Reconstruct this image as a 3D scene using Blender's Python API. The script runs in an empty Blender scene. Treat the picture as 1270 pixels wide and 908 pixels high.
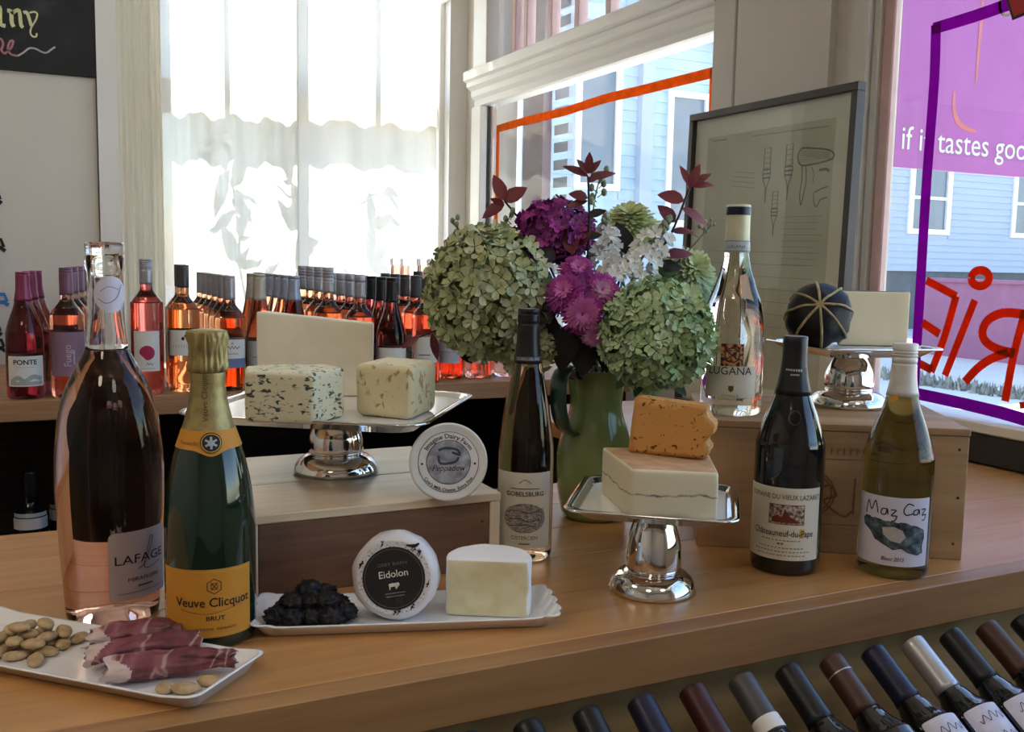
import bpy, bmesh, math, random
from math import pi, sin, cos, atan2, radians, sqrt
from mathutils import Vector, Matrix, noise

R = random.Random(11)
S = bpy.context.scene
COL = S.collection

# ------------------------------------------------------------------ camera
cam_d = bpy.data.cameras.new('camera')
cam = bpy.data.objects.new('camera', cam_d)
COL.objects.link(cam)
cam_d.sensor_width = 36.0
cam_d.lens = 36.0 * 1215.0 / 1270.0
cam_d.clip_start = 0.02
cam_d.clip_end = 200
YAW, PITCH, ROLL, EYE = radians(26.2), radians(6.25), radians(1.12), 0.39
_f = Vector((0, cos(PITCH), -sin(PITCH)))
_r = Vector((1, 0, 0))
_u = _r.cross(_f)
_r2 = _r * cos(ROLL) + _u * sin(ROLL)
_u2 = _u * cos(ROLL) - _r * sin(ROLL)
_m = Matrix((_r2, _u2, -_f)).transposed()
cam.matrix_world = Matrix.Translation((0, 0, EYE)) @ (Matrix.Rotation(-YAW, 3, 'Z') @ _m).to_4x4()
S.camera = cam

# ------------------------------------------------------------------ sky, sun, exposure
SUN_AZ = Vector((-0.12, 0.85, 0.0)).normalized()      # towards the sun: over the back window
SUN_EL = radians(50)
W = bpy.data.worlds.new('sky')
S.world = W
W.use_nodes = True
wn = W.node_tree
wn.nodes.clear()
sky = wn.nodes.new('ShaderNodeTexSky')
sky.sky_type = 'NISHITA'
sky.sun_disc = False
sky.sun_elevation = SUN_EL
sky.sun_rotation = atan2(SUN_AZ.x, SUN_AZ.y)
sky.air_density = 1.0
sky.dust_density = 0.6
sky.ozone_density = 1.0
bg = wn.nodes.new('ShaderNodeBackground')
bg.inputs['Strength'].default_value = 0.50
wo = wn.nodes.new('ShaderNodeOutputWorld')
wn.links.new(sky.outputs[0], bg.inputs['Color'])
wn.links.new(bg.outputs[0], wo.inputs['Surface'])

sun_d = bpy.data.lights.new('sun', 'SUN')
sun_d.energy = 16.0
sun_d.angle = radians(0.6)
sun_d.color = (1.0, 0.94, 0.84)
sun = bpy.data.objects.new('sun', sun_d)
COL.objects.link(sun)
_d = SUN_AZ * cos(SUN_EL) + Vector((0, 0, sin(SUN_EL)))
sun.rotation_euler = _d.to_track_quat('Z', 'Y').to_euler()
sun.location = (-4, 9, 9)

# unseen warm fill lamps added on the ceiling, behind and above the counter
CEIL = 2.05
FILL_LAMPS = [(-0.9, -0.6, 7), (0.7, -1.0, 3), (-1.3, 1.2, 8)]
for i, (x, y, p) in enumerate(FILL_LAMPS):
    ld = bpy.data.lights.new('fill_lamp_light', 'AREA')
    ld.energy = p
    ld.shape = 'DISK'
    ld.size = 0.5
    ld.color = (1.0, 0.88, 0.72)
    lo = bpy.data.objects.new('fill_lamp_light', ld)
    COL.objects.link(lo)
    lo.location = (x, y, CEIL - 0.09)

vs = S.view_settings
vs.view_transform = 'Standard'
vs.look = 'None'
vs.gamma = 1.0
vs.use_curve_mapping = False
vs.exposure = 0.5
S.cycles.use_denoising = True
S.cycles.max_bounces = 14
S.cycles.transmission_bounces = 12
S.cycles.transparent_max_bounces = 16
S.cycles.sample_clamp_indirect = 6.0
S.cycles.caustics_refractive = False
S.cycles.caustics_reflective = False

# ------------------------------------------------------------------ materials
def lin(h):
    if not isinstance(h, str):
        return h
    o = []
    for i in (0, 2, 4):
        c = int(h[i:i + 2], 16) / 255.0
        o.append(c / 12.92 if c <= 0.04045 else ((c + 0.055) / 1.055) ** 2.4)
    return tuple(o)

def new_mat(name):
    m = bpy.data.materials.new(name)
    m.use_nodes = True
    nt = m.node_tree
    nt.nodes.clear()
    out = nt.nodes.new('ShaderNodeOutputMaterial')
    return m, nt, out

def nnode(nt, t, **kw):
    n = nt.nodes.new(t)
    for k, v in kw.items():
        if k in n.inputs:
            n.inputs[k].default_value = v
        else:
            setattr(n, k, v)
    return n

def ramp(nt, stops, interp='LINEAR'):
    r = nt.nodes.new('ShaderNodeValToRGB')
    r.color_ramp.interpolation = interp
    e = r.color_ramp.elements
    while len(e) < len(stops):
        e.new(0.5)
    for el, (p, c) in zip(e, stops):
        el.position = p
        c = lin(c)
        el.color = (c[0], c[1], c[2], 1)
    return r

def coords(nt, scale=(1, 1, 1)):
    tc = nt.nodes.new('ShaderNodeTexCoord')
    mp = nt.nodes.new('ShaderNodeMapping')
    mp.inputs['Scale'].default_value = scale
    nt.links.new(tc.outputs['Object'], mp.inputs['Vector'])
    return mp.outputs[0]

def mat(name, col, rough=0.5, metal=0.0, trans=0.0, ior=1.45, var=0.06, scale=25.0, bump=0.0,
        coat=0.0, sss=0.0, spec=0.5, stops=None, mscale=(1, 1, 1), emis=0.0, detail=4.0, sheen=0.0):
    m, nt, out = new_mat(name)
    b = nt.nodes.new('ShaderNodeBsdfPrincipled')
    nt.links.new(b.outputs[0], out.inputs['Surface'])
    c = lin(col)
    n = nnode(nt, 'ShaderNodeTexNoise', Scale=scale, Detail=detail)
    nt.links.new(coords(nt, mscale), n.inputs['Vector'])
    if stops is None:
        lo = tuple(max(0, x * (1 - var)) for x in c)
        hi = tuple(min(1, x * (1 + var)) for x in c)
        stops = [(0.3, lo), (0.7, hi)]
    r = ramp(nt, stops)
    nt.links.new(n.outputs['Fac'], r.inputs['Fac'])
    nt.links.new(r.outputs['Color'], b.inputs['Base Color'])
    b.inputs['Roughness'].default_value = rough
    b.inputs['Metallic'].default_value = metal
    b.inputs['Transmission Weight'].default_value = trans
    b.inputs['IOR'].default_value = ior
    b.inputs['Coat Weight'].default_value = coat
    b.inputs['Specular IOR Level'].default_value = spec
    b.inputs['Sheen Weight'].default_value = sheen
    if sss:
        b.inputs['Subsurface Weight'].default_value = sss
        b.inputs['Subsurface Radius'].default_value = (0.012, 0.008, 0.005)
        b.inputs['Subsurface Scale'].default_value = 0.6
    if bump:
        bp = nnode(nt, 'ShaderNodeBump', Strength=bump, Distance=0.002)
        nt.links.new(n.outputs['Fac'], bp.inputs['Height'])
        nt.links.new(bp.outputs[0], b.inputs['Normal'])
    if emis:
        b.inputs['Emission Strength'].default_value = emis
        b.inputs['Emission Color'].default_value = (*c, 1)
    return m

def wood(name, dark, mid, light, axis='x', rough=0.45, scale=1.0, coat=0.0, bump=0.15):
    m, nt, out = new_mat(name)
    b = nt.nodes.new('ShaderNodeBsdfPrincipled')
    nt.links.new(b.outputs[0], out.inputs['Surface'])
    s = {'x': (1.2, 16, 16), 'y': (16, 1.2, 16), 'z': (16, 16, 1.2)}[axis]
    v = coords(nt, tuple(k * scale for k in s))
    n1 = nnode(nt, 'ShaderNodeTexNoise', Scale=1.6, Detail=6.0, Distortion=0.9)
    n2 = nnode(nt, 'ShaderNodeTexNoise', Scale=9.0, Detail=4.0)
    nt.links.new(v, n1.inputs['Vector'])
    nt.links.new(v, n2.inputs['Vector'])
    ad = nnode(nt, 'ShaderNodeMath', operation='MULTIPLY_ADD')
    nt.links.new(n2.outputs['Fac'], ad.inputs[0])
    ad.inputs[1].default_value = 0.35
    nt.links.new(n1.outputs['Fac'], ad.inputs[2])
    r = ramp(nt, [(0.42, dark), (0.66, mid), (0.92, light)])
    nt.links.new(ad.outputs[0], r.inputs['Fac'])
    nt.links.new(r.outputs['Color'], b.inputs['Base Color'])
    b.inputs['Roughness'].default_value = rough
    b.inputs['Coat Weight'].default_value = coat
    b.inputs['Coat Roughness'].default_value = 0.25
    bp = nnode(nt, 'ShaderNodeBump', Strength=bump, Distance=0.001)
    nt.links.new(ad.outputs[0], bp.inputs['Height'])
    nt.links.new(bp.outputs[0], b.inputs['Normal'])
    return m

def spotted(name, base, spot, scale=60, thr=0.62, rough=0.55, stretch=(1, 1, 1), soft=0.05, sss=0.15, mid=None):
    """cheese paste with veins / specks set in it"""
    m, nt, out = new_mat(name)
    b = nt.nodes.new('ShaderNodeBsdfPrincipled')
    nt.links.new(b.outputs[0], out.inputs['Surface'])
    v = coords(nt, stretch)
    n = nnode(nt, 'ShaderNodeTexNoise', Scale=scale, Detail=2.5, Distortion=0.6)
    n2 = nnode(nt, 'ShaderNodeTexNoise', Scale=scale * 0.28, Detail=2.0)
    nt.links.new(v, n.inputs['Vector'])
    nt.links.new(v, n2.inputs['Vector'])
    ad = nnode(nt, 'ShaderNodeMath', operation='MULTIPLY_ADD')
    nt.links.new(n2.outputs['Fac'], ad.inputs[0])
    ad.inputs[1].default_value = 0.45
    nt.links.new(n.outputs['Fac'], ad.inputs[2])
    st = [(thr - 0.10, base), (thr, base), (thr + soft, mid or spot), (min(1, thr + 2 * soft), spot)]
    r = ramp(nt, st)
    nt.links.new(ad.outputs[0], r.inputs['Fac'])
    nt.links.new(r.outputs['Color'], b.inputs['Base Color'])
    b.inputs['Roughness'].default_value = rough
    b.inputs['Subsurface Weight'].default_value = sss
    b.inputs['Subsurface Radius'].default_value = (0.01, 0.007, 0.004)
    b.inputs['Subsurface Scale'].default_value = 0.5
    bp = nnode(nt, 'ShaderNodeBump', Strength=0.25, Distance=0.001)
    nt.links.new(n.outputs['Fac'], bp.inputs['Height'])
    nt.links.new(bp.outputs[0], b.inputs['Normal'])
    return m

def pane_mat(name, tint=(0.96, 0.98, 0.98), refl=1.0):
    m, nt, out = new_mat(name)
    t = nt.nodes.new('ShaderNodeBsdfTransparent')
    n = nnode(nt, 'ShaderNodeTexNoise', Scale=3.0)
    nt.links.new(coords(nt), n.inputs['Vector'])
    r = ramp(nt, [(0.3, tuple(k * 0.97 for k in tint)), (0.7, tint)])
    nt.links.new(n.outputs['Fac'], r.inputs['Fac'])
    nt.links.new(r.outputs['Color'], t.inputs['Color'])
    g = nnode(nt, 'ShaderNodeBsdfGlossy', Roughness=0.02)
    fr = nnode(nt, 'ShaderNodeLayerWeight', Blend=0.5)          # Facing: the same from both sides of the thin sheet
    pw = nnode(nt, 'ShaderNodeMath', operation='POWER')
    nt.links.new(fr.outputs['Facing'], pw.inputs[0])
    pw.inputs[1].default_value = 5.0
    mu = nnode(nt, 'ShaderNodeMath', operation='MULTIPLY_ADD')
    nt.links.new(pw.outputs[0], mu.inputs[0])
    mu.inputs[1].default_value = 0.8 * refl
    mu.inputs[2].default_value = 0.035 * refl
    mx = nt.nodes.new('ShaderNodeMixShader')
    nt.links.new(mu.outputs[0], mx.inputs['Fac'])
    nt.links.new(t.outputs[0], mx.inputs[1])
    nt.links.new(g.outputs[0], mx.inputs[2])
    nt.links.new(mx.outputs[0], out.inputs['Surface'])
    return m

def sheer_mat(name, col, open_=0.35):
    m, nt, out = new_mat(name)
    c = lin(col)
    tl = nt.nodes.new('ShaderNodeBsdfTranslucent')
    df = nt.nodes.new('ShaderNodeBsdfDiffuse')
    tp = nt.nodes.new('ShaderNodeBsdfTransparent')
    n = nnode(nt, 'ShaderNodeTexNoise', Scale=400.0)
    nt.links.new(coords(nt), n.inputs['Vector'])
    r = ramp(nt, [(0.3, tuple(k * 0.93 for k in c)), (0.7, c)])
    nt.links.new(n.outputs['Fac'], r.inputs['Fac'])
    nt.links.new(r.outputs['Color'], tl.inputs['Color'])
    nt.links.new(r.outputs['Color'], df.inputs['Color'])
    m1 = nnode(nt, 'ShaderNodeMixShader', Fac=0.35)
    nt.links.new(tl.outputs[0], m1.inputs[1])
    nt.links.new(df.outputs[0], m1.inputs[2])
    m2 = nnode(nt, 'ShaderNodeMixShader', Fac=open_)
    nt.links.new(m1.outputs[0], m2.inputs[1])
    nt.links.new(tp.outputs[0], m2.inputs[2])
    nt.links.new(m2.outputs[0], out.inputs['Surface'])
    return m

M = {}
def mk(key, *a, **k):
    M[key] = mat(key, *a, **k)

# room
mk('wall_paint', 'cfc8be', rough=0.7, var=0.03, scale=4)
mk('wall_paint_grey', 'd8d3cb', rough=0.7, var=0.03, scale=4)
mk('trim_paint', 'e8e6e2', rough=0.45, var=0.02, scale=6)
mk('post_paint', 'c4bfb8', rough=0.5, var=0.03, scale=6)
mk('muntin_paint', 'c9a9a6', rough=0.5, var=0.04)
mk('dark_fascia', '2e2d2e', rough=0.5, var=0.15, scale=12)
mk('floor_wood', '6a4e38', rough=0.5, var=0.2, scale=8)
mk('chalk_black', '2b2b2d', rough=0.85, stops=[(0.3, '232325'), (0.62, '2f3032'), (0.85, '474b4c')], scale=7)
mk('chalk_yellow', 'd6d5a4', rough=0.9, var=0.15, scale=300)
mk('chalk_pink', 'b67c86', rough=0.9, var=0.2, scale=300)
mk('chalk_white', 'bdb5b6', rough=0.9, var=0.2, scale=300)
mk('sign_black', '17171a', rough=0.6)
mk('sign_blue', '3f7fc0', rough=0.6)
M['counter_wood'] = wood('counter_wood', 'ae7c46', 'be8a52', 'c8965e', 'x', rough=0.38, coat=0.25)
M['counter_edge'] = wood('counter_edge', '8a5e3a', '9c7046', 'ab804f', 'x', rough=0.45)
M['crate_lit'] = wood('crate_lit', 'd8bc98', 'e6cfae', 'f0dec2', 'x', rough=0.4, coat=0.4)  # top boards: window light put into a paler wood tone
M['crate_shaded'] = wood('crate_shaded', '664a3a', '785642', '8a6850', 'x', rough=0.6, scale=1.4)  # same crate's front and back: shade put into a darker wood tone
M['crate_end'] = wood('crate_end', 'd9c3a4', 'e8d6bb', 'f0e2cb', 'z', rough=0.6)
M['crate_tan'] = wood('crate_tan', '9a7854', 'b28d66', 'c29e76', 'x', rough=0.6, scale=1.2)
M['shelf_wood'] = wood('shelf_wood', '8a6343', 'a67c57', 'b88e68', 'x', rough=0.5)
M['dark_wood'] = wood('dark_wood', '2c1c14', '3f2a1e', '523827', 'x', rough=0.55)
M['back_board'] = wood('back_board', '8f7448', 'a68a58', 'b89b68', 'x', rough=0.6, scale=0.7)
mk('burn_mark', '86643f', rough=0.8, var=0.2, scale=200)
mk('nail', '5a5048', rough=0.4, metal=0.8)

M['pane'] = pane_mat('pane')
M['sheer'] = sheer_mat('sheer', 'cbc8c0', 0.06)
M['sheer_gathered'] = sheer_mat('sheer_gathered', 'efeadd', 0.06)
def paint_mat(name, col):
    """poster paint on glass: lets some daylight through"""
    m, nt, out = new_mat(name)
    c = lin(col)
    n = nnode(nt, 'ShaderNodeTexNoise', Scale=30.0)
    nt.links.new(coords(nt), n.inputs['Vector'])
    r = ramp(nt, [(0.3, tuple(k * 0.88 for k in c)), (0.7, tuple(min(1, k * 1.1) for k in c))])
    nt.links.new(n.outputs['Fac'], r.inputs['Fac'])
    tl = nt.nodes.new('ShaderNodeBsdfTranslucent')
    df = nt.nodes.new('ShaderNodeBsdfDiffuse')
    nt.links.new(r.outputs['Color'], tl.inputs['Color'])
    nt.links.new(r.outputs['Color'], df.inputs['Color'])
    mx = nnode(nt, 'ShaderNodeMixShader', Fac=0.4)
    nt.links.new(tl.outputs[0], mx.inputs[1])
    nt.links.new(df.outputs[0], mx.inputs[2])
    nt.links.new(mx.outputs[0], out.inputs['Surface'])
    M[name] = m
paint_mat('paint_orange', 'e27c30')
paint_mat('paint_purple', 'a01eac')
paint_mat('paint_red', 'd4481c')
mk('paint_faint', 'c4643c', rough=0.6)
mk('sticker_red', 'b0242a', rough=0.4)
mk('sticker_white', 'ececec', rough=0.4)
mk('sticker_black', '201c1e', rough=0.4)

# outdoors
mk('ground_pale', 'd9d4cb', rough=0.9, var=0.05, scale=2)
mk('siding_white', 'a3adbe', rough=0.7, var=0.02, scale=3)
mk('siding_blue', 'a9bcc8', rough=0.7, var=0.03, scale=3)
mk('window_dark', '6c7480', rough=0.15, var=0.1, scale=2)
mk('house_found', '5b5d60', rough=0.9, var=0.1, scale=8)
mk('mauve_wall', 'ab7088', rough=0.8, var=0.04, scale=3)
mk('banner_purple', '8e4e8c', rough=0.7, var=0.05, scale=6)
mk('banner_text', 'b9c8b0', rough=0.7)
mk('banner_orange', 'a8625c', rough=0.7)
mk('shutter_mauve', '8a727c', rough=0.6)
mk('grass', '9d9a8c', rough=0.9, var=0.25, scale=20)
mk('leaf_out', '5f6e4c', rough=0.6, var=0.2, scale=9)
mk('bark_out', '6a5a48', rough=0.9)

# glass and bottles
def glass(key, col, rough=0.0, ior=1.45, var=0.02):
    mk(key, col, rough=rough, trans=1.0, ior=ior, var=var, scale=8)
glass('glass_clear', (0.97, 0.98, 0.97))
glass('glass_thin', (0.96, 0.97, 0.97), ior=1.2)
glass('rose_orange', (0.97, 0.62, 0.42), ior=1.36)
glass('rose_pink', (0.95, 0.60, 0.50), ior=1.36)
glass('rose_red', (0.93, 0.22, 0.22), ior=1.36)
glass('rose_flame', (0.94, 0.50, 0.33), ior=1.36)
glass('rose_plum', (0.52, 0.20, 0.25), ior=1.36)
glass('rose_deep', (0.66, 0.24, 0.26), ior=1.36)
glass('white_wine', (0.97, 0.86, 0.42), ior=1.36)
glass('wine_salmon', (0.80, 0.50, 0.42), ior=1.36)
glass('wine_amber', (0.88, 0.66, 0.50), ior=1.36)
glass('wine_pale', (0.95, 0.93, 0.80), ior=1.36)
glass('glass_olive', (0.50, 0.44, 0.16), ior=1.38)
mk('glass_green_dark', (0.006, 0.022, 0.012), rough=0.06, var=0.1, coat=0.6)
mk('glass_black', (0.006, 0.006, 0.008), rough=0.06, var=0.1, coat=0.6)
mk('glass_dark_dull', (0.012, 0.011, 0.010), rough=0.35, var=0.2)
for k, c, ro, me in (('cap_magenta', '8a3a58', .35, .3), ('cap_mauve', '7d5a6e', .4, .3), ('cap_grey', 'a8a5ac', .35, .4),
                     ('cap_dark', '4e4b4d', .4, .2), ('cap_beige', 'bdb3a1', .45, .2), ('cap_bluegrey', '9a9fb2', .35, .4),
                     ('cap_black', '201f21', .35, .2), ('cap_white', 'd4d0cb', .4, .1), ('cap_cream', 'c9c4a6', .4, .1),
                     ('cap_navy', '1d1f38', .35, .2), ('cap_brown', '4a2f22', .4, .1), ('cap_wine', '3d1418', .4, .1),
                     ('cap_silver', 'b4b2b4', .3, .6)):
    mk(k, c, rough=ro, metal=me, var=0.08, scale=60)
mk('foil_gold', 'a2905f', rough=0.45, metal=0.6, var=0.2, scale=90, bump=0.5)
for k, c in (('paper_white', 'e6e2de'), ('paper_cream', 'ddd6c6'), ('paper_mauve', '8f6f82'), ('paper_yellow', 'cc8b2a'),
             ('paper_grey', 'c9c3c2'), ('paper_blue', '6d7fa6'), ('paper_lav', 'd3cfe0'), ('paper_pinkgrey', 'b9a5a2')):
    mk(k, c, rough=0.6, var=0.03, scale=40)
for k, c in (('ink_black', '221f20'), ('ink_brown', '5a4228'), ('ink_grey', '77726e'), ('ink_white', 'eeeae4'), ('ink_magenta', 'b02a55'),
             ('ink_dark_red', '6e2b25'), ('ink_orange', 'c06a2a'), ('ink_gold', 'c9a84e'), ('ink_slate', '3f4650'), ('ink_pale', 'aab0b2'),
             ('ink_pink', 'd6b3b8'), ('ink_mauve', 'c4b0bd'), ('ink_lightgrey', 'b4aeaa')):
    mk(k, c, rough=0.6, var=0.1, scale=200)
mk('engraving', '8b857e', rough=0.7, stops=[(0.33, '4f4b47'), (0.5, '98928a'), (0.68, 'c4bdb1')], scale=330, detail=6, mscale=(0.6, 1, 1.6))
mk('engraving_soft', '9a9aa2', rough=0.6, stops=[(0.3, '74747e'), (0.5, '9c9ca4'), (0.7, 'b9b9c0')], scale=90, detail=5)
mk('engraving_red', '907068', rough=0.7, stops=[(0.35, '54352e'), (0.5, 'a08578'), (0.65, 'd2c5b8')], scale=260, detail=6)
mk('oyster_shell', '3f4a55', rough=0.6, stops=[(0.3, '1c242c'), (0.5, '46525e'), (0.7, '7f8a92')], scale=110, detail=5)
mk('mosaic', '9a4a30', rough=0.5, stops=[(0.3, '241c1c'), (0.42, 'a8402a'), (0.55, 'd0a06a'), (0.7, '5c3a30')], scale=160, detail=0)
mk('speckle', 'dedbdc', rough=0.6, stops=[(0.44, 'e4e1e2'), (0.6, 'd4d1d4'), (0.7, '77747a')], scale=420, detail=2)

# metal, porcelain, cheese, food
mk('chrome', (0.78, 0.76, 0.74), rough=0.07, metal=1.0, var=0.03, scale=6)
mk('porcelain', 'f0eff0', rough=0.18, var=0.015, scale=5, coat=0.4)
mk('paste_white', 'e6dcc6', rough=0.55, var=0.05, scale=30, sss=0.15, bump=0.1)
mk('paste_half', 'e2d9b2', rough=0.55, stops=[(0.3, 'd6cc9e'), (0.6, 'e6ddb8'), (0.75, 'eae3c6')], scale=45, sss=0.15, bump=0.35)
mk('bloom', 'f2f1f2', rough=0.8, var=0.02, scale=80, bump=0.2)
mk('rind_tan', 'c29a70', rough=0.7, stops=[(0.3, 'b58c68'), (0.7, 'd0ac84')], scale=35, bump=0.2)
mk('rind_brown', '6b5b4a', rough=0.8, var=0.25, scale=60, bump=0.4)
mk('paste_gouda', 'ded0ae', rough=0.5, var=0.03, scale=15, sss=0.15)
M['blue_paste'] = spotted('blue_paste', 'ddd6b6', '36423e', scale=165, thr=0.80, stretch=(0.8, 0.8, 1.5), mid='8b8e78', soft=0.04)
M['pepper_paste'] = spotted('pepper_paste', 'dccfa6', 'b08a58', scale=100, thr=0.80, stretch=(1, 1, .8), mid='cdbb90', soft=0.05)
M['orange_paste'] = spotted('orange_paste', 'cf9550', '5c3a18', scale=150, thr=0.855, mid='a8702c', soft=0.03)
M['morbier_paste'] = None
mk('wax_black', '120e0d', rough=0.5, var=0.3, scale=40, bump=0.8, spec=0.3)
mk('raffia', 'a8946e', rough=0.8, var=0.2, scale=120)
mk('tub_plastic', 'e4e2dc', rough=0.25, var=0.02, scale=20, coat=0.5)
mk('tub_dark', '55504e', rough=0.4)
mk('wrap_paper', 'e6e2e4', rough=0.35, var=0.04, scale=50, bump=0.3, coat=0.4)
mk('prune', '120d0e', rough=0.55, var=0.5, scale=160, bump=0.6)
mk('almond', 'b99b70', rough=0.55, stops=[(0.3, 'a8875c'), (0.6, 'c4a97e'), (0.8, 'd6c19c')], scale=90)
def ham_material():
    m, nt, out = new_mat('ham')
    b = nt.nodes.new('ShaderNodeBsdfPrincipled')
    nt.links.new(b.outputs[0], out.inputs['Surface'])
    v = coords(nt, (1.0, 0.6, 0.6))
    n1 = nnode(nt, 'ShaderNodeTexNoise', Scale=70.0, Detail=5.0)
    n2 = nnode(nt, 'ShaderNodeTexNoise', Scale=24.0, Detail=1.5, Distortion=0.8)
    nt.links.new(v, n1.inputs['Vector'])
    nt.links.new(v, n2.inputs['Vector'])
    r1 = ramp(nt, [(0.3, '56282e'), (0.55, '7a3a41'), (0.75, '935860')])
    nt.links.new(n1.outputs['Fac'], r1.inputs['Fac'])
    r2 = ramp(nt, [(0.470, (0, 0, 0)), (0.494, (1, 1, 1)), (0.506, (1, 1, 1)), (0.530, (0, 0, 0))])
    nt.links.new(n2.outputs['Fac'], r2.inputs['Fac'])
    mu = nnode(nt, 'ShaderNodeMath', operation='MULTIPLY')
    nt.links.new(r2.outputs['Color'], mu.inputs[0])
    mu.inputs[1].default_value = 0.62
    mx = nt.nodes.new('ShaderNodeMix')
    mx.data_type = 'RGBA'
    nt.links.new(mu.outputs[0], mx.inputs[0])
    nt.links.new(r1.outputs['Color'], mx.inputs[6])
    mx.inputs[7].default_value = (*lin('cda69c'), 1)
    nt.links.new(mx.outputs[2], b.inputs['Base Color'])
    b.inputs['Roughness'].default_value = 0.42
    b.inputs['Coat Weight'].default_value = 0.15
    return m
M['ham'] = ham_material()
mk('ham_fat', 'cdb0a2', rough=0.4, var=0.08, scale=40, coat=0.2)
mk('jug_green', '75894a', rough=0.16, var=0.12, scale=9, coat=0.6, stops=[(0.3, '768a4c'), (0.7, '93a066')])
mk('jug_shaded', '21483a', rough=0.16, var=0.1, scale=9, coat=0.6)  # handle: its shade put into a darker green than the body

# flowers
for k, c in (('hyd_green', 'b2b68a'), ('hyd_olive', '9ea674'), ('hyd_pale', 'c2c4a0'), ('hyd_cool', 'a9bf90'), ('hyd_cool2', '93ae78'),
             ('hyd_cool3', 'bccda6')):
    mk(k, c, rough=0.7, var=0.14, scale=50)
mk('hyd_core', '66703f', rough=0.9, var=0.2)
mk('mum_green', 'b9c48a', rough=0.7, var=0.12, scale=60)
mk('petal_magenta', 'a0308a', rough=0.6, var=0.2, scale=60)
mk('petal_pink', 'cc6cb0', rough=0.6, var=0.15, scale=60)
mk('petal_pale', 'd9a0c8', rough=0.6, var=0.12, scale=60)
mk('petal_purple', '83307c', rough=0.6, var=0.2, scale=60)
mk('petal_white', 'e4e6e2', rough=0.7, var=0.05, scale=60)
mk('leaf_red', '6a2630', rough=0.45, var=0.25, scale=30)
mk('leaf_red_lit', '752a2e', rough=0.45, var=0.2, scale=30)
mk('leaf_dark', '1e1a1e', rough=0.5, var=0.3, scale=30)
mk('leaf_green', '3f5a34', rough=0.5, var=0.2, scale=30)
mk('stem_brown', '2c1c1c', rough=0.6, var=0.2, scale=50)
mk('stem_green', '6c7c58', rough=0.6, var=0.15, scale=50)
mk('bud', '8a9478', rough=0.6, var=0.15, scale=60)

# picture
mk('frame_black', '3c3836', rough=0.4, var=0.1, scale=20)
mk('mat_board', 'e9e3d6', rough=0.8, var=0.02, scale=8)
mk('print_paper', '9d9b86', rough=0.8, stops=[(0.3, 'c4c1ae'), (0.7, 'd4d1bf')], scale=6)
mk('pencil', '88887c', rough=0.8, var=0.2, scale=60)
mk('pencil_light', 'aba999', rough=0.8, var=0.1, scale=60)

# ------------------------------------------------------------------ mesh helpers
_txt = {}
def text_geo(s, bold=0.0):
    k = (s, bold)
    if k not in _txt:
        cu = bpy.data.curves.new('t', 'FONT')
        cu.body = s
        cu.size = 1.0
        cu.offset = bold
        cu.resolution_u = 3
        ob = bpy.data.objects.new('t', cu)
        COL.objects.link(ob)
        dg = bpy.context.evaluated_depsgraph_get()
        me = ob.evaluated_get(dg).to_mesh()
        v = [(p.co.x, p.co.y) for p in me.vertices]
        f = [tuple(p.vertices) for p in me.polygons]
        ob.evaluated_get(dg).to_mesh_clear()
        bpy.data.objects.remove(ob)
        bpy.data.curves.remove(cu)
        _txt[k] = (v, f)
    return _txt[k]

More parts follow.
